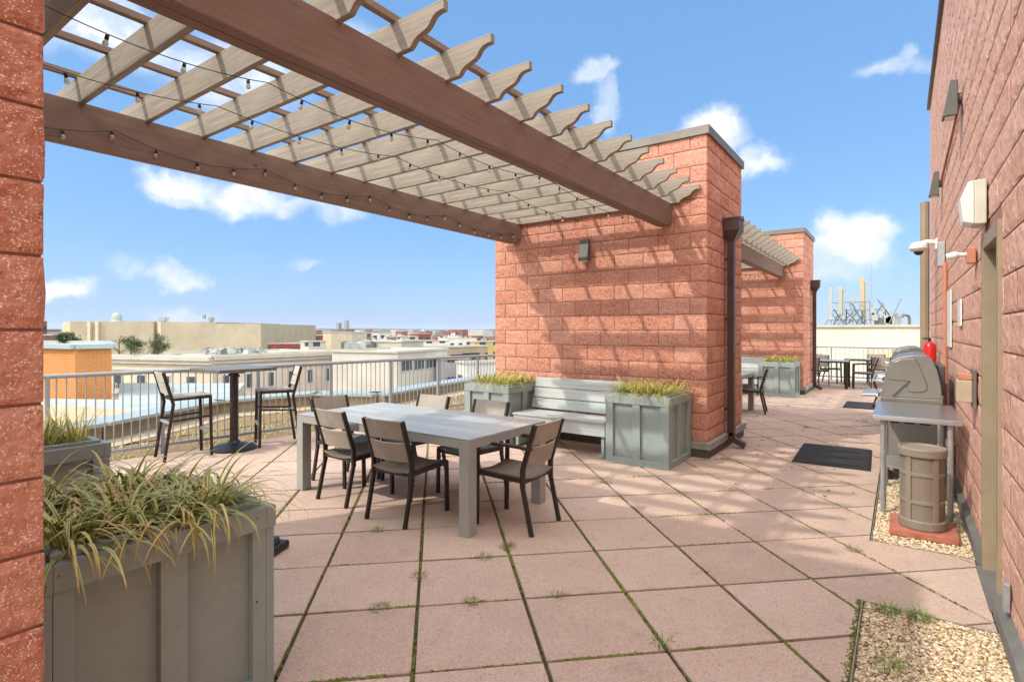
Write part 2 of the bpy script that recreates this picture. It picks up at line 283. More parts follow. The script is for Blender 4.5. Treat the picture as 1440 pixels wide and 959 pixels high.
# ------------------------------------------------------------------ mesh helpers
class MB:
    def __init__(s): s.v = []; s.f = []; s.uv = {}; s.rnd = []; s.mi = []
    def add(s, verts, faces, r=None, mi=0):
        o = len(s.v); s.v += [tuple(p) for p in verts]; s.f += [tuple(i + o for i in f) for f in faces]
        s.mi += [mi] * len(faces)
        s.rnd += [0.5 if r is None else r] * len(verts)
    def box(s, x0, x1, y0, y1, z0, z1, M=None, r=None, mi=0):
        P = [(x0, y0, z0), (x1, y0, z0), (x1, y1, z0), (x0, y1, z0), (x0, y0, z1), (x1, y0, z1), (x1, y1, z1), (x0, y1, z1)]
        if M is not None: P = [M @ Vector(p) for p in P]
        s.add(P, [(0, 3, 2, 1), (4, 5, 6, 7), (0, 1, 5, 4), (1, 2, 6, 5), (2, 3, 7, 6), (3, 0, 4, 7)], r, mi)
        return s
    def bar(s, a, b, w, h, up=(0, 0, 1), w2=None, h2=None):           # box along a->b; w sideways, h along up
        a, b = Vector(a), Vector(b); d = (b - a).normalized(); u = Vector(up)
        if abs(d.dot(u)) > .98: u = Vector((0, 1, 0))
        sd_ = d.cross(u).normalized(); u = sd_.cross(d).normalized(); w2 = w if w2 is None else w2; h2 = h if h2 is None else h2
        P = []
        for p, ww, hh in ((a, w, h), (b, w2, h2)):
            for i, j in ((-1, -1), (1, -1), (1, 1), (-1, 1)): P.append(p + sd_ * (i * ww / 2) + u * (j * hh / 2))
        s.add(P, [(0, 1, 2, 3), (7, 6, 5, 4), (0, 4, 5, 1), (1, 5, 6, 2), (2, 6, 7, 3), (3, 7, 4, 0)]); return s
    def tube(s, pts, rad, n=10, cap=True):
        pts = [Vector(p) for p in pts]; rr = rad if isinstance(rad, (list, tuple)) else [rad] * len(pts); V = []; Fc = []
        prev = None
        for i, p in enumerate(pts):
            d = (pts[min(i + 1, len(pts) - 1)] - pts[max(i - 1, 0)]).normalized()
            if prev is None:
                u = Vector((0, 0, 1)) if abs(d.z) < .9 else Vector((1, 0, 0)); a = d.cross(u).normalized()
            else: a = (prev - d * prev.dot(d)).normalized()
            prev = a; b = d.cross(a)
            for k in range(n): t = 2 * math.pi * k / n; V.append(p + (a * math.cos(t) + b * math.sin(t)) * rr[i])
        for i in range(len(pts) - 1):
            for k in range(n): Fc.append((i * n + k, i * n + (k + 1) % n, (i + 1) * n + (k + 1) % n, (i + 1) * n + k))
        if cap: Fc.append(tuple(range(n - 1, -1, -1))); Fc.append(tuple((len(pts) - 1) * n + k for k in range(n)))
        s.add(V, Fc); return s
    def lathe(s, prof, c=(0, 0, 0), n=32, M=None):
        V = []; Fc = []; c = Vector(c)
        for (r, z) in prof:
            for k in range(n):
                t = 2 * math.pi * k / n; p = Vector((r * math.cos(t), r * math.sin(t), z))
                V.append((M @ p if M is not None else p) + c)
        for i in range(len(prof) - 1):
            for k in range(n): Fc.append((i * n + k, i * n + (k + 1) % n, (i + 1) * n + (k + 1) % n, (i + 1) * n + k))
        Fc.append(tuple(range(n - 1, -1, -1))); Fc.append(tuple((len(prof) - 1) * n + k for k in range(n)))
        s.add(V, Fc); return s
    def prism(s, poly, ext, M=None, mi=0):                             # poly = 3d points, ext = vector
        n = len(poly); e = Vector(ext); P = [Vector(p) for p in poly] + [Vector(p) + e for p in poly]
        if M is not None: P = [M @ p for p in P]
        s.add(P, [tuple(range(n - 1, -1, -1)), tuple(range(n, 2 * n))] + [(i, (i + 1) % n, n + (i + 1) % n, n + i) for i in range(n)], None, mi); return s
    def build(s, name, mats, parent=None, bevel=0, smooth=False, attr=False, fix=True):
        me = bpy.data.meshes.new(name); me.from_pydata(s.v, [], s.f)
        for mm in (mats if isinstance(mats, (list, tuple)) else [mats]): me.materials.append(MATS[mm])
        if any(s.mi): me.polygons.foreach_set('material_index', s.mi)
        if fix:
            bm = bmesh.new(); bm.from_mesh(me); bmesh.ops.recalc_face_normals(bm, faces=bm.faces); bm.to_mesh(me); bm.free()
        if attr:
            a = me.attributes.new('rnd', 'FLOAT', 'POINT'); a.data.foreach_set('value', s.rnd)
        o = bpy.data.objects.new(name, me); COL.objects.link(o); o.parent = parent
        if smooth: me.shade_smooth()
        if bevel:
            b = o.modifiers.new('bevel', 'BEVEL'); b.width = bevel; b.segments = 2; b.limit_method = 'ANGLE'; b.angle_limit = R(40)
            b.harden_normals = False
        me.update(); return o
def tag(o, label, cat, group=None):
    o['label'] = label; o['category'] = cat
    if group: o['group'] = group
    return o
def thing(name, label, cat, loc=(0, 0, 0), rotz=0, group=None):
    o = bpy.data.objects.new(name, None); COL.objects.link(o); o.location = loc; o.rotation_euler = (0, 0, rotz); o.empty_display_size = .1
    return tag(o, label, cat, group)
def kids(o): return [c for c in COL.objects if c.parent == o]
def dup(root, loc, rotz, label, group=None, scale=None):
    r = root.copy(); COL.objects.link(r); r.location = loc; r.rotation_euler = (0, 0, rotz); r['label'] = label
    if group: r['group'] = group
    if scale: r.scale = scale
    for ch in kids(root):
        c = ch.copy(); COL.objects.link(c); c.parent = r
        for g in kids(ch): d = g.copy(); COL.objects.link(d); d.parent = c
    return r
def struct(o, kind='structure'): o['kind'] = kind; return o

# ------------------------------------------------------------------ ground far below, deck slab, hills
ZG = -22.0
def ground():
    m, N, L, P = new_mat('city_ground'); tc = N.new('ShaderNodeTexCoord'); v = tc.outputs['Object']
    c = ramp(N, L, nz(N, L, v, .012, 8, .7), [(.35, (.10, .10, .08)), (.48, (.16, .15, .13)), (.58, (.22, .21, .19)), (.7, (.11, .12, .07))])
    c = mixc(N, L, .5, c, ramp(N, L, nz(N, L, v, .08, 6, .7), [(.4, (.08, .08, .06)), (.6, (.26, .25, .22))]))
    L.new(c, P.inputs['Base Color']); P.inputs['Roughness'].default_value = .95
    b = MB(); b.add([(-9000, -9000, ZG), (9000, -9000, ZG), (9000, 9000, ZG), (-9000, 9000, ZG)], [(0, 1, 2, 3)]); struct(b.build('ground', 'city_ground'))
    m, N, L, P = new_mat('hill_wood'); tc = N.new('ShaderNodeTexCoord'); v = tc.outputs['Object']
    L.new(ramp(N, L, nz(N, L, v, .01, 9, .75), [(.35, (.035, .04, .03)), (.6, (.08, .08, .06)), (.75, (.20, .19, .17))]), P.inputs['Base Color']); P.inputs['Roughness'].default_value = 1
    V = []; Fc = []; n = 260
    for i in range(n):
        x = 720 + F * math.tan(R(-72 + 110 * i / (n - 1))); kz = math.cos(math.atan((x - 720) / F)) * 1.2
        hh = 42 + 14 * noise.noise(Vector((i * .035, 3, 0))) + 5 * noise.noise(Vector((i * .35, 1, 0))) + 2.5 * noise.noise(Vector((i * 1.3, 1, 5)))
        for j, (Z, k) in enumerate(((3900, 0), (4700, .7), (5200, 1), (5900, .9), (6900, 0))):
            p = at(x, HY, Z * min(1, kz)); V.append((p.x, p.y, ZG - .5 + k * hh * (1 if kz > 1 else kz)))
    for i in range(n - 1):
        for j in range(4): a = i * 5 + j; Fc.append((a, a + 1, a + 6, a + 5))
    b = MB(); b.add(V, Fc); struct(b.build('hills', 'hill_wood', smooth=True))
ground()

RAIL = lambda wy: -7.56 + (wy - 3.9) * .12                     # the rail runs slightly askew of the piers
PARA = [(-8.6, -6), (-9.0, 1.0), (-9.49, 2.89), (-10.7, 5.14), (-10.25, 7.1), (-9.0, 7.7), (-9.45, 9.6), (-9.9, 12.2), (-9.9, 24)]
simple('facade_render', (.45, .40, .32), .9, var=.1, scale=1)
def slab():
    pts = [(x, y) for x, y in PARA] + [(7, 24), (7, -6)]
    b = MB(); b.prism([(x, y, ZG) for x, y in pts], (0, 0, -.045 - ZG)); struct(b.build('roof_deck', 'facade_render'))
    pts = [(x + .1, y) for x, y in PARA] + [(RAIL(24), 24), (RAIL(-6), -6)]
    m = MB(); n = len(pts); m.add([(x, y, -.035) for x, y in pts], [tuple(range(n))]); o = m.build('planting_bed', 'sedum_bed'); struct(o, 'stuff')
    g = MB()
    for (a, b2) in zip(PARA[:-1], PARA[1:]): g.add([(a[0] + .12, a[1], -.025), (b2[0] + .12, b2[1], -.025), (b2[0] + .75, b2[1], -.025), (a[0] + .75, a[1], -.025)], [(0, 1, 2, 3)])
    struct(g.build('gravel_margin', 'gravel_margin'), 'stuff')
    # parapet beyond the bed
    t = thing('parapet_wall', 'low tan parapet with grey metal coping beyond the planted strip', 'parapet', (-9, 5, 0))
    w = MB(); c = MB()
    for (a, b2) in zip(PARA[:-1], PARA[1:]):
        w.bar((a[0] + 9, a[1] - 5, .06), (b2[0] + 9, b2[1] - 5, .06), .3, .26)
        c.bar((a[0] + 9, a[1] - 5, .215), (b2[0] + 9, b2[1] - 5, .215), .52, .05)
    w.build('wall', 'tan_paint', t); c.build('coping', 'parapet_coping', t)
simple('gravel_margin', (.42, .34, .24), .95, var=.45, scale=26, bmp=1, bscale=30, bd=.03)
simple('parapet_coping', (.36, .42, .42), .4, .3, var=.1)
slab()

# ------------------------------------------------------------------ paving (45 degrees to the building) with open joints
GX = Vector((.8054*0 + math.cos(R(ANG)) * math.cos(R(-8.02)) - 0, 0))if False else None
yaw = R(-8.02)
def grid(a, b):                                                # paver grid (units) -> world xy
    s_ = .61; c, d = math.cos(yaw), math.sin(yaw)
    X = -1.309 + a * s_ * c + b * s_ * d; Z = 4.203 - a * s_ * d + b * s_ * c
    return (X * CA - Z * SA, X * SA + Z * CA)
def clip(poly, nx, ny, d):                                     # keep nx*x+ny*y<=d
    out = []
    for i in range(len(poly)):
        p, q = poly[i], poly[(i + 1) % len(poly)]; a = nx * p[0] + ny * p[1] - d; c = nx * q[0] + ny * q[1] - d
        if a <= 0: out.append(p)
        if (a < 0 < c) or (c < 0 < a): t = a / (a - c); out.append((p[0] + t * (q[0] - p[0]), p[1] + t * (q[1] - p[1])))
    return out
EDGE = -.18; WALLX = .45; LAND0, LAND1 = 3.74, 4.84
def paving():
    b = MB(); g = .0105 / .61
    for i in range(-24, 40):
        for j in range(-16, 34):
            gg = g * (.8 + .45 * random.random())
            q = [grid(i + gg, j + gg), grid(i + 1 - gg, j + gg), grid(i + 1 - gg, j + 1 - gg), grid(i + gg, j + 1 - gg)]
            cx = sum(p[0] for p in q) / 4; cy = sum(p[1] for p in q) / 4
            if cy < -5 or cy > 20.4 or cx < -9.5 or cx > 7: continue
            zt = random.uniform(-.002, .002); rv = random.random()
            regs = []
            q1 = clip(clip(clip(q, 1, 0, EDGE - .012), -1, .12, 7.50 + .12 * 3.9), 0, 1, 19.9); regs.append(q1)
            q2 = clip(clip(clip(clip(q, -1, 0, -(EDGE - .012)), 1, 0, .405), 0, 1, LAND1), 0, -1, -LAND0); regs.append(q2)
            q3 = clip(clip(clip(q, -1, 0, -(EDGE - .012)), 0, -1, -13.2), 0, 1, 19.9); regs.append(q3)
            for r_ in regs:
                if len(r_) < 3: continue
                A = sum(r_[k][0] * r_[(k + 1) % len(r_)][1] - r_[(k + 1) % len(r_)][0] * r_[k][1] for k in range(len(r_))) / 2
                if abs(A) < .002: continue
                if A < 0: r_ = r_[::-1]
                n = len(r_); ctr = (sum(p[0] for p in r_) / n, sum(p[1] for p in r_) / n)
                def ins(p, d): v = Vector((ctr[0] - p[0], ctr[1] - p[1])); v.normalize(); return (p[0] + v.x * d, p[1] + v.y * d)
                seam = r_ is q2 or (r_ is q1 and any(abs(p[0] - (EDGE - .012)) < 1e-6 and LAND0 - .3 < p[1] < LAND1 + .3 for p in r_))
                e = 0 if seam else .004
                V = [(*ins(p, e), zt) for p in r_] + [(*p, zt - .004) for p in r_] + [(*p, -.04) for p in r_]
                Fc = [tuple(range(n))] + [(n + k, n + (k + 1) % n, (k + 1) % n, k) for k in range(n)] + [(2 * n + k, 2 * n + (k + 1) % n, n + (k + 1) % n, n + k) for k in range(n)]
                b.add(V, Fc, rv)
    struct(b.build('paving', 'paver', attr=True, fix=False))
    m = MB(); P = [(RAIL(-5) , -5), (6.9, -5), (6.9, 20.2), (RAIL(20.2), 20.2)]
    m.add([(x, y, -.016) for x, y in P], [(0, 1, 2, 3)]); struct(m.build('paving_joints', 'joint_soil'))
paving()

def blades(b, cx, cy, z, n, length, width, spread, lean=(.3, 1.3), seg=6, rnd=None, rad=.0, droop=1.0):
    for _ in range(n):
        a = random.random() * 2 * math.pi; rr = rad * math.sqrt(random.random()); ba = random.random() * 6.28
        px, py = cx + rr * math.cos(ba), cy + rr * math.sin(ba)
        if rad and random.random() < .6: a = ba + random.uniform(-.8, .8)
        Ln = length * random.uniform(.55, 1.15); th = random.uniform(*lean) * .45; p = Vector((px, py, z)); w = width * random.uniform(.7, 1.2)
        sd_ = Vector((-math.sin(a), math.cos(a), 0)); V = []; UV = []; tw = random.uniform(-.3, .3)
        curl = random.uniform(.6, 1.25) * droop * (2.0 / seg)
        for k in range(seg + 1):
            t = k / seg; ww = w * (1 - t ** 2.2) * (0.55 + .45 * min(1, t * 4)) + .0004
            V += [p - sd_ * ww / 2, p + sd_ * ww / 2]; UV += [(0, t), (1, t)]
            d = Vector((math.cos(a) * math.sin(th), math.sin(a) * math.sin(th), math.cos(th))); p = p + d * (Ln / seg); th += curl * (0.6 + .8 * t); a += tw / seg
        o = len(b.v); b.add(V, [(2 * k, 2 * k + 1, 2 * k + 3, 2 * k + 2) for k in range(seg)], random.random() if rnd is None else rnd())
        b.uvl = getattr(b, 'uvl', []) + []
        b.uvs = getattr(b, 'uvs', []); b.uvs += UV
def build_blades(b, name, mat, parent=None):
    o = b.build(name, mat, parent, attr=True, fix=False); me = o.data; uvl = me.uv_layers.new(name='UVMap')
    idx = np.empty(len(me.loops), dtype=np.int32); me.loops.foreach_get('vertex_index', idx)
    uvl.data.foreach_set('uv', np.array(b.uvs, dtype=np.float32)[idx].ravel()); me.shade_smooth(); return o
def snap(x, y):                                                 # nearest joint of the paver grid
    ox, oy = grid(0, 0); ax, ay = grid(1, 0); bx, by = grid(0, 1); M2 = np.array([[ax - ox, bx - ox], [ay - oy, by - oy]]); a, b = np.linalg.solve(M2, [x - ox, y - oy])
    if abs(a - round(a)) < abs(b - round(b)): a = round(a)
    else: b = round(b)
    return grid(a, b)
def moss_mat():
    m, N, L, P = new_mat('moss'); a = N.new('ShaderNodeAttribute'); a.attribute_name = 'rnd'; tc = N.new('ShaderNodeTexCoord')
    c = ramp(N, L, a.outputs['Fac'], [(0, (.10, .06, .03)), (.35, (.15, .14, .03)), (.7, (.17, .21, .03)), (1, (.23, .27, .05))])
    L.new(c, P.inputs['Base Color']); P.inputs['Roughness'].default_value = .95; bump(N, L, P, nz(N, L, tc.outputs['Object'], 400, 3), 1, .004)
moss_mat()
def joint_moss():
    b = MB(); rs = random.Random(5)
    def dome(x, y, r, h, v):
        k = 7; a0 = rs.random() * 6; V = [(x + r * rs.uniform(.7, 1.2) * math.cos(a0 + t * 6.283 / k), y + r * rs.uniform(.7, 1.2) * math.sin(a0 + t * 6.283 / k), -.006) for t in range(k)] + [(x, y, -.006 + h)]
        b.add(V, [(t, (t + 1) % k, k) for t in range(k)], v)
    for i in range(-8, 14):
        for j in range(-6, 18):
            for ax in (0, 1):
                n = 46 if j < 8 else 20
                for _ in range(n):
                    t = rs.random(); x, y = grid(*((i + t, j) if ax == 0 else (i, j + t)))
                    if not (RAIL(y) < x < .38 and 0 < y < 15): continue
                    if x > EDGE and not LAND0 < y < LAND1: continue
                    d = noise.noise(Vector((x * 1.1, y * 1.1, 7 + 4 * ax))) + .5 * noise.noise(Vector((x * 5, y * 5, 2)))
                    if d < (.16 if ax == 0 else -.12): continue
                    r = rs.uniform(.006, .0125) * (1 + .8 * max(0, d)); dome(x + rs.gauss(0, .004), y + rs.gauss(0, .004), r, r * .75 + .004, min(1, max(0, .45 + d * .6 + rs.gauss(0, .2))))
    for _ in range(500):                                        # moss along the gravel edging
        y = rs.uniform(2.2, LAND0); dome(EDGE - .018 + rs.gauss(0, .008), y, rs.uniform(.006, .015), .012, rs.random())
    struct(b.build('joint_moss', 'moss', attr=True, fix=False), 'stuff')
    l = MB()
    for _ in range(170):
        y = rs.uniform(5.5, 14.5); x = rs.uniform(-2.2, -.2) if y > 6 else rs.uniform(-1.8, -.3); r = rs.uniform(.008, .022) * (1 + .04 * y); a = rs.random() * 6; z = .006
        V = [(x + r * math.cos(a) * u - r * .5 * math.sin(a) * v, y + r * math.sin(a) * u + r * .5 * math.cos(a) * v, z + w * r * .4) for u, v, w in ((-1, 0, .6), (0, -1, 0), (1, 0, .8), (0, 1, .2))]; l.add(V, [(0, 1, 2, 3)])
    struct(l.build('fallen_leaves', 'bark_leaf', fix=False), 'stuff')
simple('bark_leaf', (.14, .075, .04), .9, var=.4)
def joint_growth():
    b = MB(); g = MB()
    for i in range(-8, 14):
        for j in range(-6, 16):
            for ax in (0, 1):
                for _ in range(16 if ax else 8):
                    t = random.random(); a, c = (i + t, j) if ax == 0 else (i, j + t)
                    x, y = grid(a, c); d = noise.noise(Vector((x * 1.3, y * 1.3, 3 + ax)))
                    if not (RAIL(y) < x < .35 and 0 < y < 14): continue
                    if x > EDGE and not LAND0 < y < LAND1: continue
                    if d < (.08 if ax == 0 else -.22): continue
                    x += random.uniform(-.008, .008); y += random.uniform(-.008, .008)
                    near = y < 6
                    blades(b, x, y, -.013, 6 if near else 3, random.uniform(.016, .03), .0028, 1, lean=(.2, 2.0), seg=2, rad=.013)
    for (px, py) in ((1018, 645), (853, 679), (590, 810), (665, 848), (535, 851), (727, 770), (680, 779), (1200, 773), (533, 740), (787, 842), (622, 640), (740, 766), (1130, 600), (930, 905)):
        Z = F * EYE / (py - HY); p = at(px, py, Z); p.x, p.y = snap(p.x, p.y); blades(b, p.x, p.y, -.012, 90, .055, .0035, 1, lean=(.3, 2.6), seg=3, rad=.045)
    struct(build_blades(b, 'moss', 'weed'), 'stuff')
    for k, (px, py, n, lb) in enumerate(((1248, 860, 90, 'small green grass tuft on the paving edge by the gravel'), (1294, 868, 130, 'larger bright green grass tuft at the gravel edge'), (1253, 938, 50, 'green sprout growing in the middle of the gravel'))):
        Z = F * EYE / (py - HY); p = at(px, py, Z); g = MB(); blades(g, 0, 0, 0, n, .07, .0035, 1, lean=(.2, 2.2), seg=3, rad=.055)
        o = build_blades(g, 'grass_tuft', 'weed_green'); o.location = (p.x, p.y, -.005); tag(o, lb, 'grass tuft', 'grass tufts by the gravel')
    s = MB()                                                   # low sedum and dry stems in the bed
    for _ in range(900):
        wy = random.uniform(-1, 14); x0 = RAIL(wy) - .1; x = x0 - random.random() ** 1.1 * 2.6
        if noise.noise(Vector((x * .8, wy * .8, 0))) < -.15: continue
        blades(s, x, wy, -.04, 5, random.uniform(.05, .14), .012, 1, lean=(.2, 1.8), seg=2, rad=.07)
    struct(build_blades(s, 'ground_cover', 'liriope'), 'stuff')
joint_growth(); joint_moss()

# ------------------------------------------------------------------ gravel strips and metal edging
def pebbles(name, x0, x1, y0, y1, dens, size, z):
    t = (1 + 5 ** .5) / 2; iv = np.array([(-1, t, 0), (1, t, 0), (-1, -t, 0), (1, -t, 0), (0, -1, t), (0, 1, t), (0, -1, -t), (0, 1, -t), (t, 0, -1), (t, 0, 1), (-t, 0, -1), (-t, 0, 1)], float); iv /= np.linalg.norm(iv[0])
    fc = np.array([(0, 11, 5), (0, 5, 1), (0, 1, 7), (0, 7, 10), (0, 10, 11), (1, 5, 9), (5, 11, 4), (11, 10, 2), (10, 7, 6), (7, 1, 8), (3, 9, 4), (3, 4, 2), (3, 2, 6), (3, 6, 8), (3, 8, 9), (4, 9, 5), (2, 4, 11), (6, 2, 10), (8, 6, 7), (9, 8, 1)])
    n = int((x1 - x0) * (y1 - y0) * dens); rs = np.random.RandomState(3)
    c = np.stack([rs.uniform(x0, x1, n), rs.uniform(y0, y1, n), z + rs.uniform(-.004, .007, n)], 1)
    s = size * (.55 + .9 * rs.rand(n, 1)) * np.stack([.7 + .7 * rs.rand(n), .7 + .5 * rs.rand(n), .45 + .35 * rs.rand(n)], 1)
    a = rs.rand(n) * 6.28; V = iv[None] * s[:, None] * (1 + .15 * rs.randn(n, 12, 1).clip(-1, 1))
    x = V[..., 0] * np.cos(a)[:, None] - V[..., 1] * np.sin(a)[:, None]; y = V[..., 0] * np.sin(a)[:, None] + V[..., 1] * np.cos(a)[:, None]
    V = np.stack([x, y, V[..., 2]], -1) + c[:, None]; Fc = (fc[None] + 12 * np.arange(n)[:, None, None]).reshape(-1, 3)
    me = bpy.data.meshes.new(name); me.vertices.add(n * 12); me.vertices.foreach_set('co', V.ravel()); me.loops.add(len(Fc) * 3); me.loops.foreach_set('vertex_index', Fc.ravel())
    me.polygons.add(len(Fc)); me.polygons.foreach_set('loop_start', np.arange(len(Fc)) * 3); me.polygons.foreach_set('loop_total', np.full(len(Fc), 3)); me.update()
    at_ = me.attributes.new('rnd', 'FLOAT', 'POINT'); at_.data.foreach_set('value', np.repeat(rs.rand(n), 12)); me.materials.append(MATS['pebble']); me.shade_smooth()
    o = bpy.data.objects.new(name, me); COL.objects.link(o); return struct(o, 'stuff')
pebbles('gravel', EDGE + .012, .42, 1.6, LAND0 - .01, 13000, .0075, -.008)
pebbles('gravel', EDGE + .012, .42, LAND1 + .01, 9.5, 7500, .0098, -.008)
def gravel_bed():
    simple('gravel_base', (.30, .22, .13), .95, var=.5, scale=80, bmp=1, bd=.01)
    b = MB(); b.add([(EDGE, -2, -.012), (.44, -2, -.012), (.44, LAND0, -.012), (EDGE, LAND0, -.012)], [(0, 1, 2, 3)])
    b.add([(EDGE, LAND1, -.012), (.44, LAND1, -.012), (.44, 13.2, -.012), (EDGE, 13.2, -.012)], [(0, 1, 2, 3)]); struct(b.build('gravel_ground', 'gravel_base'))
    e = MB(); e.box(EDGE - .004, EDGE + .002, -2, LAND0, -.04, .006); e.box(EDGE + .002, .42, LAND0 - .012, LAND0 - .008, -.04, .005)
    e.box(EDGE - .004, EDGE + .001, LAND1, 13, -.04, .004); e.box(EDGE + .002, .42, LAND1 + .006, LAND1 + .010, -.04, .003)
    tag(e.build('metal_edging', 'edging'), 'thin grey metal edging between the paving and the gravel', 'edging')
gravel_bed()

# ------------------------------------------------------------------ split-face masonry
C = .2032
def block_face(b, O, u, n, L, z0, z1, zphase, parity=0, nx=8, nz_=4, amp=.009, seed=0, holes=()):
    O, u, n = Vector(O), Vector(u), Vector(n); k0 = math.floor((z0 - zphase) / C); z = zphase + k0 * C; row = k0; up = Vector((0, 0, 1))
    while z < z1 - .01:
        za, zb = max(z, z0), min(z + C, z1); s = -.4064 + (0 if (row + parity) % 2 == 0 else .2032)
        while s < L:
            spans = [(max(s, 0), min(s + .4064, L))]
            for (h0, h1, hz) in holes:
                if za < hz - .01:
                    ns = []
                    for (a, c) in spans:
                        if c <= h0 or a >= h1: ns.append((a, c)); continue
                        if a < h0: ns.append((a, h0))
                        if c > h1: ns.append((h1, c))
                    spans = ns
            for (a, c) in spans:
                if c - a < .03 or zb - za < .02: continue
                mx, mz = max(2, round(nx * (c - a) / .4064)), max(2, round(nz_ * (zb - za) / C)); j = .0045
                ua = a + (j if a > 0 else 0); ub = c - (j if c < L else 0); wa, wb = za + j, zb - j; V = []; sd_ = random.random() * 50
                ts = [0, .035] + [i / mx for i in range(1, mx)] + [.965, 1]; tz = [0, .07] + [i / mz for i in range(1, mz)] + [.93, 1]
                tilt = random.uniform(-.3, .3)
                for tv in tz:
                    for tu in ts:
                        uu = ua + tu * (ub - ua); ww = wa + tv * (wb - wa); p = O + u * uu + up * ww
                        edge = min(1, min(tu, 1 - tu) * 14) * min(1, min(tv, 1 - tv) * 8)
                        d = 0 if edge == 0 else amp * (.25 + .75 * edge) * (.65 + .9 * noise.fractal(Vector((uu * 11 + sd_, ww * 13, seed)), 1, 2, 3) + tilt * (tv - .5))
                        if edge > 0 and edge < .6: d += random.uniform(-.002, .002)
                        V.append(p + n * d)
                w_ = len(ts); Fc = [(r * w_ + q, r * w_ + q + 1, (r + 1) * w_ + q + 1, (r + 1) * w_ + q) for r in range(len(tz) - 1) for q in range(w_ - 1)]
                # returns into the joint
                for (st, en) in (((0), (w_ - 1)),):
                    pass
                b.add(V, Fc, random.random())
            s += .4064
        z += C; row += 1
ZPH = .137
simple('core', (.31, .135, .095), .95, var=.2, scale=20)
def pier(name, x0, x1, y0, y1, label, fine=False, faces='fr'):
    t = thing(name, label, 'masonry pier', (x1, y0, 0)); ox, oy = x1, y0; H = 3.985; zb = .19
    c = MB(); c.box(x0 - ox + .004, -.004, .004, y1 - oy - .004, 0, H)
    c.build('core', 'core', t)
    b = MB(); w = x1 - x0; d = y1 - y0; r1 = dict(nx=26, nz_=13) if fine else dict(nx=9, nz_=5); r2 = dict(nx=4, nz_=2)
    block_face(b, (0, 0, 0), (-1, 0, 0), (0, -1, 0), w, zb, H, ZPH, 1, **(r1 if not fine else r2))      # front, facing the camera side
    block_face(b, (0, 0, 0), (0, 1, 0), (1, 0, 0), d, zb, H, ZPH, 0, **r1)                                # towards the walkway
    block_face(b, (x0 - ox, d, 0), (1, 0, 0), (0, 1, 0), w, zb, H, ZPH, 0, **r2)
    block_face(b, (x0 - ox, 0, 0), (0, 1, 0), (-1, 0, 0), d, zb, H, ZPH, 0, **r2)
    b.build('masonry', 'red_block', t, attr=True, smooth=False)
    k = MB(); k.box(x0 - ox - .035, .035, -.035, d + .035, H - .03, H + .08); k.build('coping', 'coping_metal', t, bevel=.004)
    f = MB(); f.box(x0 - ox - .03, .03, -.03, d + .03, 0.0, .105); f.build('base_curb', 'curb_dark', t)
    f = MB(); f.box(x0 - ox - .055, .055, -.055, d + .055, .107, .185); f.box(x0 - ox - .062, .062, -.062, d + .062, .17, .192); f.build('base_flashing', 'flashing', t, bevel=.004)
    return t
PX0, PX1 = -5.18, -1.93
pier('masonry_pier', PX0, PX1, -1.29, .47, 'nearest red split-face block pier at the left edge of the picture', fine=True)
pier('masonry_pier', PX0, PX1, 6.79, 8.55, 'tall red block pier behind the slatted bench and two planters')
pier('masonry_pier', PX0, PX1, 14.9, 16.7, 'farther red block pier behind the second pergola')

def building():
    t = thing('building_wall', 'long pink split-face block building wall with doorway along the right side', 'building', (WALLX, 4, 0)); Y0, Y1, H = -3.0, 13.0, 5.75
    D0, D1, DH = 3.98, 4.68, 2.12
    c = MB(); 
    for (a, b2, z0, z1) in ((Y0, D0, 0, H), (D1, Y1, 0, H), (D0, D1, DH, H)): c.box(.004, 6, a - 4, b2 - 4, z0, z1)
    c.box(.2, 6, D0 - 4, D1 - 4, 0, DH); c.build('core', 'core_pink', t)
    b = MB(); block_face(b, (0, Y0 - 4, 0), (0, 1, 0), (-1, 0, 0), Y1 - Y0, .12, H, .02, 0, nx=9, nz_=5, amp=.0065, holes=((D0 - Y0, D1 - Y0, DH),))
    block_face(b, (0, Y1 - 4, 0), (1, 0, 0), (0, 1, 0), 6, .12, H, .02, 0, nx=3, nz_=2)
    b.build('masonry', 'pink_block', t, attr=True)
    k = MB(); k.box(-.05, 6.05, Y0 - 4, Y1 - 4 + .05, H, H + .1); k.build('coping', 'brown_metal', t)
    f = MB()
    for (a, b2) in ((Y0, D0 - .02), (D1 + .02, Y1)): f.box(-.04, 0.0, a - 4, b2 - 4, -.03, .10); f.prism([(-.045, a - 4, .10), (.0, a - 4, .135), (.0, a - 4, .10)], (0, b2 - a, 0))
    f.build('base_flashing', 'flashing_grey', t)
    fr = MB(); fr.box(-.022, .16, D0 - 4 - .03, D0 - 4 + .03, .0, DH + .03); fr.box(-.022, .16, D1 - 4 - .05, D1 - 4 + .012, .0, DH + .03); fr.box(-.021, .158, D0 - 4 - .028, D1 - 4 + .01, DH - .04, DH + .045)
    fo = fr.build('door_frame', 'tan_paint', t, bevel=.003)
    d = MB(); d.box(.1, .145, D0 - 4 + .03, D1 - 4 - .05, .02, DH - .04); do = d.build('door', 'tan_paint_dark', t)
    hd = MB(); hd.tube([(.1, D0 - 4 + .1, 1), (.05, D0 - 4 + .1, 1), (.05, D0 - 4 + .2, 1)], .01); hd.build('handle', 'steel', do)
    th = MB(); th.box(-.05, .16, D0 - 4, D1 - 4, .002, .02); th.build('threshold', 'flashing_grey', t)
simple('core_pink', (.34, .17, .13), .95, var=.2, scale=20)
simple('flashing_grey', (.17, .165, .15), .6, .2, var=.25, scale=4)
building()

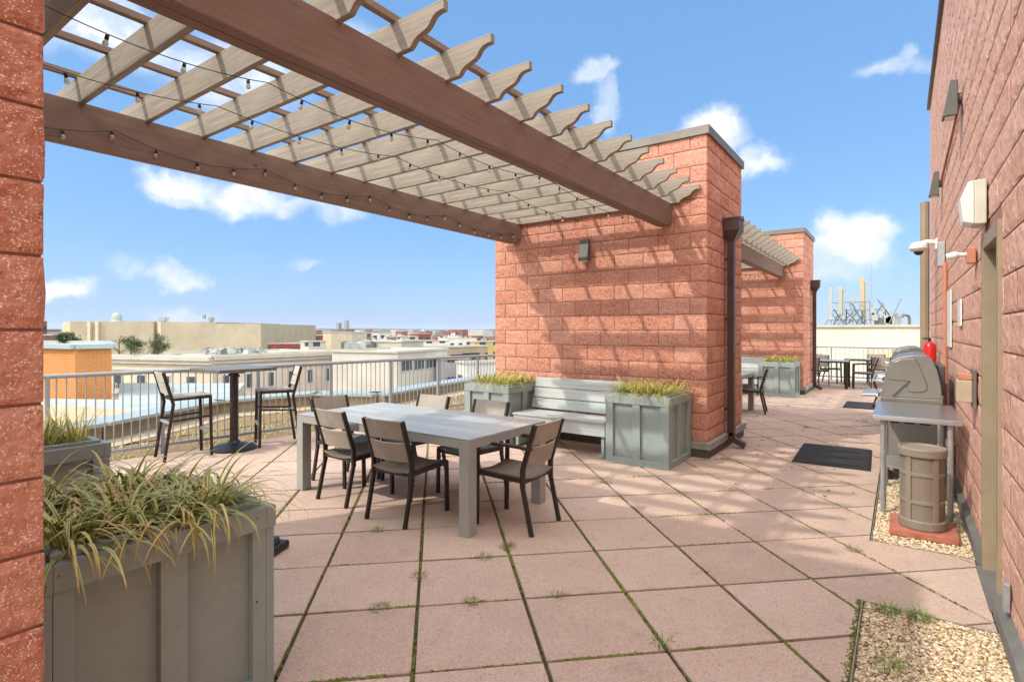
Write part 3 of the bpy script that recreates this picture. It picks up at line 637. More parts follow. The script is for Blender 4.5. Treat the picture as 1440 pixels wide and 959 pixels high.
# ------------------------------------------------------------------ pergolas
TAIL = [(-.40, .0), (-.262, .0), (-.245, .012), (-.225, .034), (-.195, .05), (-.165, .058), (-.135, .066), (-.11, .082), (-.092, .103), (-.078, .12), (-.055, .131), (-.03, .134), (0, .134), (0, .19)]
def pergola(y0, y1, label, n, first):
    t = thing('pergola', label, 'pergola', (-3.55, y0, 0)); L = y1 - y0; ox = -3.55
    ZB, ZT = 2.875, 3.165
    bh = (ZT - ZB) / 2
    for (xc, w) in ((-2.445, .15), (-4.775, .15)):
        b = MB(); x = xc - ox
        b.box(x - w / 2, x - .002, .055, L - .055, ZB, ZT); b.box(x + .002, x + w / 2, .055, L - .055, ZB + .001, ZT)
        b.build('beam', 'beam_wood', t, bevel=.004)
        for yy in (.0, L - .0):
            k = MB(); s = 1 if yy == 0 else -1
            ya, yb = sorted((yy + s * .003, yy + s * .054)); k.box(x - .088, x + .088, ya, yb, ZB + .06, ZT + .02)
            for zz in (ZB + .1, ZB + .2): k.box(x + .088, x + .094, (ya + yb) / 2 - .008, (ya + yb) / 2 + .008, zz, zz + .016)
            k.build('beam_bracket', 'purlin_wood', t)
    # rafters with ogee tails over both beams
    me = None
    xr, xl = -2.0 - ox, -5.2 - ox
    prof = [(xr + px, pz) for (px, pz) in TAIL] + [(xl - px, pz) for (px, pz) in TAIL[::-1]]
    r = MB(); r.prism([(px, -.019, pz) for (px, pz) in prof], (0, .038, 0)); proto = r.build('rafter', 'rafter_wood', t, bevel=.003)
    for i in range(n):
        o = proto if i == 0 else proto.copy()
        if i: COL.objects.link(o); o.parent = t
        o.location = (0, first + i * .4145 - y0, ZT - .012)
    for xp in (-4.76, -4.18, -3.59, -3.0, -2.40):
        b = MB(); b.box(xp - ox - .021, xp - ox + .021, .02, L - .02, ZT + .18, ZT + .222); b.build('purlin', 'purlin_wood', t, bevel=.003)
    return t
pergola(.47, 6.79, 'brown and grey timber pergola over the dining table, with ogee rafter tails', 16, .525)
pergola(8.55, 14.9, 'second timber pergola beyond the nearer pier, over the farther table', 16, 8.62)

def catenary(a, b, sag, n=14):
    a, b = Vector(a), Vector(b); return [a.lerp(b, i / n) - Vector((0, 0, sag * 4 * (i / n) * (1 - i / n))) for i in range(n + 1)]
bulb_protos = []
def string_lights(label, anchors, sag, step=.34):
    t = thing('string_lights', label, 'string lights', anchors[0], 0, 'string lights hung under the pergolas'); o0 = Vector(anchors[0]); pts = []
    for a, b in zip(anchors[:-1], anchors[1:]): pts += catenary(a, b, sag)[(1 if pts else 0):]
    m = MB(); m.tube([p - o0 for p in pts], .0030, 5); m.build('cord', 'cord_black', t)
    if not bulb_protos:
        s = MB(); s.lathe([(.006, 0), (.012, -.004), (.0145, -.012), (.0145, -.045), (.012, -.05)], n=12); g = MB(); g.lathe([(.012, -.05), (.0175, -.062), (.021, -.076), (.019, -.09), (.011, -.1), (.001, -.104)], n=12)
        bulb_protos.append((s.build('lamp_socket', 'black_plastic', None, smooth=True), g.build('bulb', 'bulb_glass', None, smooth=True)))
        S, G = bulb_protos[0]; first = True
    else: S, G = bulb_protos[0]; first = False
    acc = .1; dist = 0
    for p, q in zip(pts[:-1], pts[1:]):
        seg = (q - p).length
        while acc <= dist + seg:
            pos = p.lerp(q, (acc - dist) / seg) - o0
            if first: s_, g_ = S, G; first = False
            else: s_, g_ = S.copy(), G.copy(); COL.objects.link(s_); COL.objects.link(g_)
            s_.parent = t; s_.location = pos; s_.rotation_euler = (random.uniform(-.2, .2), random.uniform(-.2, .2), 0); s_.scale = (.66, .66, .66); g_.parent = s_; g_.location = (0, 0, 0); acc += step
        dist += seg
zl = 3.06
string_lights('string of clear bulbs swagged along the rear pergola beam', [(-4.68, .55, 2.99), (-4.68, 1.55, 3.02), (-4.68, 2.7, 3.02), (-4.68, 3.9, 3.02), (-4.68, 5.1, 3.02), (-4.68, 6.6, 3.0)], .09, .30)
string_lights('string of clear bulbs hung midway under the nearer pergola rafters', [(-4.05, .62, 3.13), (-3.9, 1.9, 3.13), (-3.72, 3.4, 3.13), (-3.62, 4.9, 3.12), (-3.5, 6.7, 3.05)], .06, .36)
string_lights('string of clear bulbs nearest the big front pergola beam', [(-3.3, .6, 3.13), (-3.25, 1.9, 3.12), (-3.12, 3.3, 3.13), (-2.95, 4.7, 3.12), (-2.85, 6.7, 3.02)], .07, .36)
string_lights('string of bulbs under the farther pergola, partly behind the downspout', [(-3.2, 8.6, 3.0), (-3.0, 11, 3.0), (-2.9, 14.8, 2.95)], .12, .4)

# ------------------------------------------------------------------ downspouts
def downspout(wy, label, zt=3.03):
    t = thing('downspout', label, 'downspout', (PX1 + .012, wy, 0), 0, 'brown downspouts on the piers')
    h = MB(); X0 = .004
    P = [(X0, -.13, zt), (X0, .13, zt), (.2, .13, zt), (.2, -.13, zt), (X0, -.13, zt - .15), (X0, .13, zt - .15), (.2, .13, zt - .15), (.2, -.13, zt - .15), (X0 + .02, -.055, zt - .29), (X0 + .02, .055, zt - .29), (.12, .055, zt - .29), (.12, -.055, zt - .29)]
    h.add(P, [(0, 1, 2, 3), (0, 4, 5, 1), (1, 5, 6, 2), (2, 6, 7, 3), (3, 7, 4, 0), (4, 8, 9, 5), (5, 9, 10, 6), (6, 10, 11, 7), (7, 11, 8, 4), (8, 11, 10, 9)]); h.box(0, .21, -.138, .138, zt - .01, zt + .02)
    h.build('conductor_head', 'brown_metal', t, bevel=.004)
    p = MB(); p.box(.03, .115, -.05, .05, .16, zt - .28); p.build('pipe', 'brown_metal', t, bevel=.006)
    for z in (.5, 1.7, 2.5):
        q = MB(); q.box(.0, .12, -.056, .056, z, z + .03); q.build('strap', 'brown_metal', t)
    e = MB(); e.prism([(.025, -.05, .2), (.12, -.05, .2), (.125, -.05, .14), (.26, -.05, .075), (.235, -.05, .012), (.04, -.05, .10)], (0, .1, 0)); e.build('elbow', 'brown_metal', t, bevel=.005)
downspout(7.62, 'brown metal downspout with funnel head on the nearer tall pier')
downspout(16.2, 'brown metal downspout on the farther pier, beside the far tables', 2.85)

# ------------------------------------------------------------------ planters and grasses
def planter_mesh(t, w, d, h):
    body = MB(); body.box(.036, w - .036, .036, d - .036, .02, h - .05); body.build('panel_box', 'planter_paint', t)
    def board(u, v, L_, z0, z1, off, th=.022):                 # helper boxes on each side
        pass
    tr = MB(); top = .105; st = .095
    for (a0, a1, fixed, side) in ((0, w, 0, 'f'), (0, w, d, 'b'), (0, d, 0, 'l'), (0, d, w, 'r')):
        Ln = a1
        for (p0, p1, z0, z1) in ((0, st, .07, h - top), (Ln - st, Ln, .07, h - top), (Ln / 2 - st / 2, Ln / 2 + st / 2, .07, h - top), (0, Ln, h - top, h - .012), (0, Ln, .0, .075)):
            full = z1 - z0 < .2
            e = .0
            if side in 'lr' : p0c, p1c = max(p0, .0365), min(p1, Ln - .0365)
            else: p0c, p1c = p0, p1
            ex = .006 if full and z0 > .2 else 0
            if side == 'f': tr.box(p0c - ex, p1c + ex, -ex, .0358, z0, z1)
            if side == 'b': tr.box(p0c - ex, p1c + ex, d - .0358, d + ex, z0, z1)
            if side == 'l': tr.box(-ex, .0358, p0c, p1c, z0, z1)
            if side == 'r': tr.box(w - .0358, w + ex, p0c, p1c, z0, z1)
    tr.build('trim_boards', 'planter_paint', t, bevel=.003)
    sc_ = MB()
    for (x, z) in ((.05, .05), (w - .05, .05), (.05, h - .05), (w - .05, h - .05), (w / 2, h - .06), (.05, h * .5), (w - .05, h * .5)):
        sc_.box(x - .0026, x + .0026, -.0075, .002, z - .0026, z + .0026); sc_.box(w - .002, w + .0075, min(x, d - .05) - .0026, min(x, d - .05) + .0026, z - .0026, z + .0026)
    sc_.build('screws', 'screw', t)
    r = MB(); i = .038; k = .075
    r.box(i, w - i, i, k, h - .06, h + .01); r.box(i, w - i, d - k, d - i, h - .06, h + .01); r.box(i, k, k, d - k, h - .06, h + .0098); r.box(w - k, w - i, k, d - k, h - .06, h + .0098); r.build('rim', 'planter_paint', t, bevel=.004)
    s = MB(); n = 14; V = [(k + (w - 2 * k) * a / n, k + (d - 2 * k) * b / n, h - .045 + .02 * noise.noise(Vector((a * .7, b * .7, 0)))) for b in range(n + 1) for a in range(n + 1)]
    s.add(V, [(b * (n + 1) + a, b * (n + 1) + a + 1, (b + 1) * (n + 1) + a + 1, (b + 1) * (n + 1) + a) for b in range(n) for a in range(n)]); s.build('soil', 'soil', t)
PW, PD, PH = .77, .80, .81
GP = 'grey panelled wooden planters'
pl = thing('planter', 'large grey panelled planter in the foreground, beside the nearest pier', 'planter', (-3.0, .53, 0), 0, GP); planter_mesh(pl, PW, PD, PH)
dup(pl, (-5.15, .62, 0), 0, 'grey panelled planter at far left, in front of the railing', GP)
dup(pl, (-5.07, 5.93, 0), 0, 'grey planter to the left of the slatted bench', GP)
dup(pl, (-2.87, 5.93, 0), 0, 'grey planter to the right of the slatted bench, by the tall pier corner', GP)
dup(pl, (-2.77, 14.02, 0), 0, 'small-looking grey planter by the farther pier, beyond the walkway', GP)
def grass(loc, label, n, ln, w_, mat, z=PH - .05, seg=6, lean=(.2, 1.7), droop=1.0, sx=.165, sy=.17):
    b = MB(); k = 0
    for ix in range(4):
        for iy in range(4):
            cx = .14 + ix * sx + random.uniform(-.03, .03); cy = .14 + iy * sy + random.uniform(-.03, .03)
            blades(b, cx, cy, 0, n // 16, ln * random.uniform(.8, 1.1), w_, 1, lean=lean, seg=seg, rad=.05, droop=droop)
    o = build_blades(b, 'ornamental_grass', mat); o.location = (loc[0], loc[1], z); return tag(o, label, 'ornamental grass', 'striped grasses growing in the planters')
grass((-3.0, .53), 'striped green and tan grass spilling over the foreground planter', 1700, .395, .0145, 'liriope', seg=9, lean=(.4, 2.4), droop=1.38, sx=.155, sy=.155, z=PH - .06)
grass((-5.15, .62), 'pale green grass standing in the planter before the railing at far left', 620, .34, .0075, 'liriope_pale', lean=(.05, 1.1), droop=.8)
grass((-5.07, 5.93), 'yellow-green grass drooping from the planter left of the bench', 1000, .36, .010, 'liriope_pale', seg=7, lean=(.3, 2.2), droop=1.25)
grass((-2.87, 5.93), 'yellow-green grass in the planter right of the bench', 1100, .34, .010, 'liriope_pale', seg=7, lean=(.3, 2.2), droop=1.2)
grass((-2.77, 14.02), 'yellow-green grass in the planter by the farther pier', 420, .30, .014, 'liriope_pale', seg=4)

# ------------------------------------------------------------------ benches
def bench():
    t = thing('bench', 'long grey painted slatted bench between two planters against the pier', 'bench', (-4.27, 5.95, 0)); w = 1.37
    for k in range(3):
        b = MB(); y0 = .02 + k * .155; b.box(.005, w, y0, y0 + .147, .43, .455); b.build('seat_slat', 'bench_paint', t, bevel=.004)
    f = MB(); f.box(.01, w - .005, .035, .06, .27, .428); f.build('apron', 'bench_paint', t, bevel=.003)
    for k in range(3):
        b = MB(); z0 = .475 + k * .142; a = Vector((0, .50 + k * .045, z0)); c = Vector((0, .50 + k * .045 + .04, z0 + .132))
        b.bar((.005, a.y, a.z), (.005, c.y, c.z), .01, .022, up=(0, 1, 0)); b = MB()
        n_ = Vector((0, .132, -.04)).normalized() * .011
        b.prism([(.005, a.y - n_.y, a.z - n_.z), (.005, c.y - n_.y, c.z - n_.z), (.005, c.y + n_.y, c.z + n_.z), (.005, a.y + n_.y, a.z + n_.z)], (w - .005, 0, 0)); b.build('back_slat', 'bench_paint', t, bevel=.004)
    for x in (.03, w / 2, w - .07):
        s = MB(); s.box(x, x + .04, .07, .5, .02 if x != w / 2 else .3, .428); s.build('leg_frame', 'planter_paint', t)
        s = MB(); s.bar((x + .02, .50, .35), (x + .02, .655, .86), .04, .03, up=(0, 1, 0)); s.build('back_support', 'planter_paint', t)
    return t
bn = bench()
dup(bn, (-4.17, 14.0, 0), 0, 'grey slatted bench by the farther pier, mostly hidden by the nearer pier')

# ------------------------------------------------------------------ dining chairs and tables
def sheet(rows, th):                                            # rows: list of lists of points; give thickness along normal
    b = MB(); nr, nc = len(rows), len(rows[0]); top = []; bot = []
    for i in range(nr):
        for j in range(nc):
            p = Vector(rows[i][j]); du = Vector(rows[i][min(j + 1, nc - 1)]) - Vector(rows[i][max(j - 1, 0)]); dv = Vector(rows[min(i + 1, nr - 1)][j]) - Vector(rows[max(i - 1, 0)][j])
            n = du.cross(dv).normalized(); top.append(p + n * th / 2); bot.append(p - n * th / 2)
    V = top + bot; o = nr * nc; Fc = []
    for i in range(nr - 1):
        for j in range(nc - 1): a = i * nc + j; Fc += [(a, a + 1, a + nc + 1, a + nc), (o + a, o + a + nc, o + a + nc + 1, o + a + 1)]
    for i in range(nr - 1):
        for j in (0, nc - 1): a = i * nc + j; Fc.append((a, a + nc, o + a + nc, o + a))
    for j in range(nc - 1):
        for i in (0, nr - 1): a = i * nc + j; Fc.append((a, a + 1, o + a + 1, o + a))
    b.add(V, Fc); return b
def make_chair(label, arms, board='taupe_board', group='dark-framed taupe chairs round the tables'):
    t = thing('armchair' if arms else 'dining_chair', label, 'chair', (0, 0, 0), 0, group); hw = .215; SZ = .43; mt = 'frame_metal'
    for s in (-1, 1):
        x = s * hw
        b = MB(); b.bar((x, .235, 0), (x, .225, SZ + (.215 if arms else .0)), .026, .036, up=(0, 1, 0)); b.build('leg', mt, t, bevel=.004)
        b = MB(); b.bar((x, -.285, 0), (x, -.205, .36), .026, .034, up=(0, 1, 0)); b.bar((x, -.205, .35), (x, -.205, .50), .0262, .040, up=(0, 1, 0)); b.bar((x, -.205, .49), (x, -.315, .845), .026, .038, up=(0, 1, 0)); b.build('leg', mt, t, bevel=.004)
        if arms:
            b = MB(); pts = [(-.285, .655), (-.19, .665), (-.05, .668), (.1, .662), (.2, .652), (.245, .64)]
            for (p, q) in zip(pts[:-1], pts[1:]): b.bar((x, p[0], p[1]), (x, q[0] + .004, q[1]), .046, .022)
            b.build('armrest', mt, t, bevel=.005)
    f = MB()
    for s in (-1, 1): f.bar((s * hw, -.2, SZ - .02), (s * hw, .235, SZ - .005), .0255, .036)
    f.bar((-hw, .222, SZ - .03), (hw, .222, SZ - .03), .024, .024); f.bar((-hw, -.205, SZ - .035), (hw, -.205, SZ - .035), .024, .024); f.build('seat_frame', mt, t, bevel=.003)
    def zc(x): return -.028 * (1 - (x / hw) ** 2)
    for k in range(3):
        y0 = -.225 + k * .156; rows = []
        for yy in (y0, y0 + .05, y0 + .1, y0 + .151):
            rows.append([(x, yy, SZ + .008 + zc(x) + (.01 * (yy + .2) if k else -.01 * max(0, -.17 - yy))) for x in [(-hw + .012) + (2 * hw - .024) * i / 10 for i in range(11)]])
        sheet(rows, .014).build('seat_board', 'taupe_seat', t, smooth=False)
    for k, (za, zb_) in enumerate(((.505, .672), (.684, .845))):
        rows = []
        for i in range(4):
            z = za + (zb_ - za) * i / 3; yb = -.205 - (z - .49) * .31 + .004
            rows.append([(x, yb - .028 * (1 - (x / hw) ** 2), z - (.014 * (1 - (x / hw) ** 2) if (k == 0 and i == 3) else 0) + (.008 * (1 - (x / hw) ** 2) if (k == 1 and i == 0) else 0)) for x in [(-hw + .012) + (2 * hw - .024) * i2 / 12 for i2 in range(13)]])
        sheet(rows, .014).build('backrest_board', board, t, smooth=False)
    return t
def make_table(name, label, loc, w, d, h, top, frame, th=.075, lg=.095, group=None):
    t = thing(name, label, 'table', loc, 0, group)
    b = MB(); b.box(lg * .0 + .001, w - .001, .001, d - .001, h - .012, h); b.build('tabletop', top, t, bevel=.002)
    f = MB(); f.box(0, w, 0, .03, h - th, h - .0125); f.box(0, w, d - .03, d, h - th, h - .0125); f.box(0, .03, .03, d - .03, h - th, h - .0125); f.box(w - .03, w, .03, d - .03, h - th, h - .0125); f.build('apron', frame, t)
    for x in (0, w - lg):
        for y in (0, d - lg):
            l = MB(); e = .0012; l.box(x + (e if x == 0 else 0) - 2 * e * (x == 0), x + lg + e * (x != 0), y - e * (y == 0), y + lg + e * (y != 0), 0, h - .0135); l.build('leg', frame, t, bevel=.003)
    return t
make_table('dining_table', 'large pale grey plank-topped dining table under the nearer pergola', (-4.83, 3.12, 0), 2.2, 1.08, .74, 'table_top', 'table_frame')
make_table('dining_table', 'pale grey dining table half hidden behind the tall pier', (-4.55, 10.4, 0), 2.2, 1.08, .74, 'table_top', 'table_frame')
side = make_chair('armless chair on the near side of the big table, right-hand of the two facing away', False)
side.location = (-3.40, 3.26, 0); side.rotation_euler[2] = R(3)
dup(side, (-4.17, 3.33, 0), R(-2), 'armless chair on the near side of the big table, nearer the bar table')
dup(side, (-4.18, 4.06, 0), R(181), 'armless chair on the railing side of the big table, left of the other there')
dup(side, (-3.40, 4.07, 0), R(178), 'armless chair on the far side of the big table, nearest the bench')
armc = make_chair('armchair at the right end of the big table, back to the walkway', True); armc.location = (-2.56, 3.63, 0); armc.rotation_euler[2] = R(92)
dup(armc, (-4.70, 3.62, 0), R(-90), 'armchair at the left end of the big table, nearest the railing')
dup(armc, (-2.36, 11.15, 0), R(97), 'armchair beside the farther planter, seen past the downspout')
GF = 'chairs round the far tables'
# far tables near the end rail
make_table('patio_table', 'small dark table beyond the farther pier, near the end railing', (-2.15, 16.9, 0), 1.0, .9, .74, 'rail_paint', 'frame_metal', .05, .07)
make_table('patio_table', 'pale table standing right against the far end railing', (-1.35, 18.35, 0), 1.5, .85, .74, 'table_frame', 'frame_metal', .05, .06)
dup(armc, (-.82, 17.35, 0), R(97), 'armchair at the right end of the small dark far table', GF)
dup(armc, (-2.05, 16.7, 0), R(15), 'dark armchair tucked in on the near side of the far dark table', GF)
dup(armc, (-1.9, 18.0, 0), R(185), 'chair on the far side of the small dark far table', GF)
dup(armc, (-.48, 18.0, 0), R(8), 'armchair with its back to us at the pale far table', GF)
dup(armc, (-1.72, 18.8, 0), R(-100), 'pale-looking chair at the left end of the far pale table', GF)
dup(armc, (.35, 18.1, 0), R(5), 'chair at the far pale table, just left of the grill hood', GF)
dup(armc, (-.6, 19.35, 0), R(180), 'chair between the pale far table and the end railing', GF)

# ------------------------------------------------------------------ bar table and stools
def bar_set():
    t = thing('bar_table', 'tall dark square bar table on a round pedestal by the railing', 'bar table', (-7.15, 3.70, 0))
    b = MB(); b.box(-.38, .38, -.38, .38, 1.03, 1.07); b.build('tabletop', 'bar_top', t, bevel=.004)
    b = MB(); b.tube([(0, 0, .06), (0, 0, 1.03)], .05, 20); b.build('post', 'frame_metal', t, smooth=False)
    b = MB(); b.lathe([(.285, 0), (.285, .02), (.24, .045), (.15, .07), (.08, .09), (.06, .12)], n=40); b.build('base', 'black_plastic', t, smooth=False)
    b = MB(); b.box(-.2, .2, -.03, .03, 1.005, 1.028); b.box(-.03, .03, -.2, .2, 1.004, 1.0275); b.build('top_bracket', 'frame_metal', t)
    k = MB(); k.tube([(-.1, 0, .97), (.1, 0, .97)], .012, 10); k.tube([(-.115, 0, .97), (-.1, 0, .97)], .02, 10); k.tube([(.1, 0, .97), (.115, 0, .97)], .02, 10); k.build('hook', 'frame_metal', t)
    s = thing('bar_stool', 'tall bar stool left of the bar table, facing it', 'bar stool', (-7.25, 3.17, 0), R(-8), 'bar stools by the railing'); hw = .195; SZ = .75; mt = 'frame_metal'
    for sg in (-1, 1):
        x = sg * hw
        b = MB(); b.bar((x, .215, 0), (x, .2, SZ - .002), .024, .034, up=(0, 1, 0)); b.build('leg', mt, s, bevel=.004)
        b = MB(); b.bar((x, -.30, 0), (x, -.205, .68), .024, .034, up=(0, 1, 0)); b.bar((x, -.205, .67), (x, -.31, 1.06), .0242, .036, up=(0, 1, 0)); b.build('leg', mt, s, bevel=.004)
        b = MB(); b.bar((x, -.235, .47), (x, .21, .5), .016, .022); b.build('side_rail', mt, s)
    f = MB()
    for sg in (-1, 1): f.bar((sg * hw, -.205, SZ - .02), (sg * hw, .215, SZ - .015), .0245, .034)
    f.bar((-hw, .2, SZ - .02), (hw, .2, SZ - .02), .024, .03); f.bar((-hw, -.2, SZ - .02), (hw, -.2, SZ - .02), .024, .03); f.build('seat_frame', mt, s, bevel=.003)
    b = MB(); b.bar((-hw, .21, .3), (hw, .21, .3), .03, .04); b.build('footrest', 'galvanised', s, bevel=.004)
    b = MB(); b.bar((-hw, -.24, .45), (hw, -.24, .45), .03, .03); b.build('back_rail', 'galvanised', s, bevel=.004)
    for k in range(4): b = MB(); y0 = -.19 + k * .105; b.box(-hw + .01, hw - .01, y0, y0 + .097, SZ + .001, SZ + .014); b.build('seat_board', 'taupe_board', s, bevel=.002)
    for (za, zb_) in ((.80, .925), (.938, 1.055)):
        rows = []
        for i in range(3):
            z = za + (zb_ - za) * i / 2; yb = -.205 - (z - .68) * .27
            rows.append([(x, yb - .022 * (1 - (x / hw) ** 2), z) for x in [(-hw + .012) + (2 * hw - .024) * i2 / 10 for i2 in range(11)]])
        sheet(rows, .014).build('backrest_board', 'taupe_board_pale', s)
    dup(s, (-7.03, 4.20, 0), R(158), 'tall bar stool right of the bar table, facing it', 'bar stools by the railing')
bar_set()

# ------------------------------------------------------------------ railings
def railing(p0, p1, label, posts, step, hgt=1.07):
    p0, p1 = Vector((*p0, 0)), Vector((*p1, 0)); L = (p1 - p0).length; a = math.atan2((p1 - p0).y, (p1 - p0).x)
    t = thing('railing', label, 'railing', p0, a)
    b = MB(); b.tube([(0, 0, hgt - .03), (L, 0, hgt - .03)], .026, 14); b.build('top_rail', 'rail_paint', t, smooth=False)
    b = MB(); b.box(0, L, -.02, .02, .085, .12); b.build('bottom_rail', 'rail_paint', t)
    proto = None
    for x in posts:
        if proto is None: m = MB(); m.box(-.022, .022, -.022, .022, -.04, hgt - .05); proto = m.build('post', 'rail_paint', t, bevel=.003); proto.location = (x, 0, 0)
        else: o = proto.copy(); COL.objects.link(o); o.parent = t; o.location = (x, 0, 0)
    n = int(L / step); proto = None; cnt = 0
    for i in range(n):
        x = step * (i + .5)
        if min(abs(x - q) for q in posts) < .045 or cnt >= 100: continue
        cnt += 1
        if proto is None: m = MB(); m.tube([(0, 0, .11), (0, 0, hgt - .04)], .0072, 8, False); proto = m.build('baluster', 'rail_paint', t); proto.location = (x, 0, 0)
        else: o = proto.copy(); COL.objects.link(o); o.parent = t; o.location = (x, 0, 0)
    return t
railing((RAIL(.9), .9), (RAIL(9.75), 9.75), 'grey metal balustrade along the deck edge behind the bar table', [.03, 1.04, 2.165, 3.36, 4.5, 5.63, 6.70, 7.74, 8.85], .0895)
railing((-7.0, 19.95), (5.5, 19.95), 'grey metal railing across the far end of the deck', [.4 + 1.6 * k for k in range(8)], .125)

# ------------------------------------------------------------------ mats, grill, stainless table, bin
def mats():
    for (x0, x1, y0, y1, lb, rz) in ((-1.06, -.27, 7.18, 8.45, 'nearer black rubber mat on the paving in front of the grill', R(1.5)), (-.97, -.3, 12.85, 14.0, 'farther black rubber mat on the walkway', 0)):
        m = MB(); w, d = x1 - x0, y1 - y0; e = .03
        m.add([(0, 0, 0), (w, 0, 0), (w, d, 0), (0, d, 0), (e, e, .014), (w - e, e, .014), (w - e, d - e, .014), (e, d - e, .014)], [(4, 5, 6, 7), (0, 1, 5, 4), (1, 2, 6, 5), (2, 3, 7, 6), (3, 0, 4, 7)])
        o = m.build('floor_mat', 'rubber'); o.location = (x0, y0, .003); o.rotation_euler[2] = rz; tag(o, lb, 'mat', 'black rubber mats')
mats()
def steel_table():
    t = thing('prep_table', 'stainless steel work table by the wall in front of the grill', 'table', (-.20, 5.6, 0)); w, d, h = .60, 1.12, .835
    b = MB(); b.box(0, w, 0, d, h - .012, h); b.box(0, w, 0, .004, h - .04, h - .0125); b.box(0, .004, .004, d, h - .04, h - .0125); b.box(w - .004, w, .004, d, h - .04, h - .0125); b.build('tabletop', 'steel', t, bevel=.003)
    for x in (.075, w - .075):
        for y in (.06, d - .06):
            l = MB(); l.tube([(x, y, 0), (x, y, .06), (x, y, h - .02)], [.016, .0215, .0215], 14); l.build('leg', 'galvanised', t)
    s = MB(); s.box(.08, w - .08, .5, d - .07, .30, .312); s.build('undershelf', 'galvanised', t)
    return t
steel_table()
def hood_profile():                                            # side view, x = depth from front, z
    return [(.0, .87), (.003, .93), (.022, 1.06), (.05, 1.17), (.085, 1.24), (.14, 1.28), (.26, 1.305), (.37, 1.305), (.42, 1.27), (.46, 1.16), (.49, 1.0), (.495, .87)]
def grill(y0, label, width=1.15):
    t = thing('gas_grill', label, 'grill', (-.165, y0, 0), 0, 'gas grills along the wall'); D = .50
    c = MB(); c.box(.03, D - .04, .06, width - .06, .12, .78); co = c.build('cabinet', 'grill_cover_metal', t, bevel=.004)
    v = MB()
    for k in range(3):
        for j in range(4): v.box(.07 + k * .125, .155 + k * .125, .054, .0595, .60 + j * .024, .613 + j * .024)
    v.build('vent_slots', 'black_plastic', co)
    b = MB(); b.box(0, D, .0, width, .78, .87); b.build('firebox', 'grill_hood', t, bevel=.006)
    h = MB(); P = hood_profile(); h.prism([(x, .0, z) for x, z in P], (0, width, 0)); ho = h.build('hood', 'grill_hood', t, bevel=.006)
    e = MB()                                                   # dark bar laid on the end cheek to stand for its diagonal slot
    pts = [(.10, .885), (.232, 1.04)]
    for p, q in zip(pts[:-1], pts[1:]): e.bar((p[0], -.008, p[1]), (q[0], -.008, q[1]), .013, .016, up=(0, 1, 0))
    e.build('end_slot_bar', 'grill_dark', ho)
    p = MB(); p.prism([(x, -.016, z) for x, z in [(.045, 1.06), (.075, 1.17), (.11, 1.235), (.16, 1.268), (.28, 1.275), (.32, 1.19), (.35, 1.10), (.378, 1.01), (.378, .975), (.362, .95), (.335, .938), (.225, .938), (.212, .948), (.212, .965), (.245, 1.045)]], (0, .0155, 0)); p.build('end_plate', 'grill_hood', ho, bevel=.006)
    hd = MB(); hd.tube([(-.075, .1, 1.03), (-.075, width - .1, 1.03)], .014, 12)
    for yy in (.12, width - .12): hd.tube([(.02, yy, 1.01), (-.075, yy, 1.03)], .012, 8)
    hd.build('lid_handle', 'steel', ho)
    pn = MB(); pn.prism([(-.03, .04, .70), (-.06, .04, .79), (-.002, .04, .86), (-.002, .04, .70)], (0, width - .08, 0)); po = pn.build('control_panel', 'steel', t, bevel=.004)
    for k in range(5): kn = MB(); yy = .18 + k * .2; kn.lathe([(.026, 0), (.026, .03), (.02, .038)], n=16, c=(-.05, yy, .745), M=Matrix.Rotation(R(-90 + 18), 3, 'Y')); kn.build('knob', 'black_plastic', po)
    sh = MB(); sh.prism([(-.22, .62, .80), (-.20, .62, .83), (-.05, .62, .84), (-.05, .62, .80)], (0, width - .64, 0)); sh.build('front_shelf', 'steel', t, bevel=.006)
    bk = MB(); bk.box(D - .03, D + .03, .15, width - .15, .9, 1.2); bk.build('heat_shroud', 'grill_dark', t, bevel=.01)
    for x in (.06, D - .08):
        for y in (.1, width - .1): w = MB(); w.tube([(x, y - .015, .05), (x, y + .015, .05)], .05, 16); w.build('caster', 'black_plastic', t); 
    f = MB()
    for x in (.05, D - .07):
        for y in (.09, width - .11): f.box(x, x + .02, y, y + .02, .09, .13)
    f.build('caster_fork', 'steel', t)
    return t
g1 = grill(6.86, 'large grey gas grill with closed hood behind the stainless table')
dup(g1, (-.165, 10.2, 0), 0, 'second gas grill farther along the wall, its shelf showing past the first', 'gas grills along the wall')
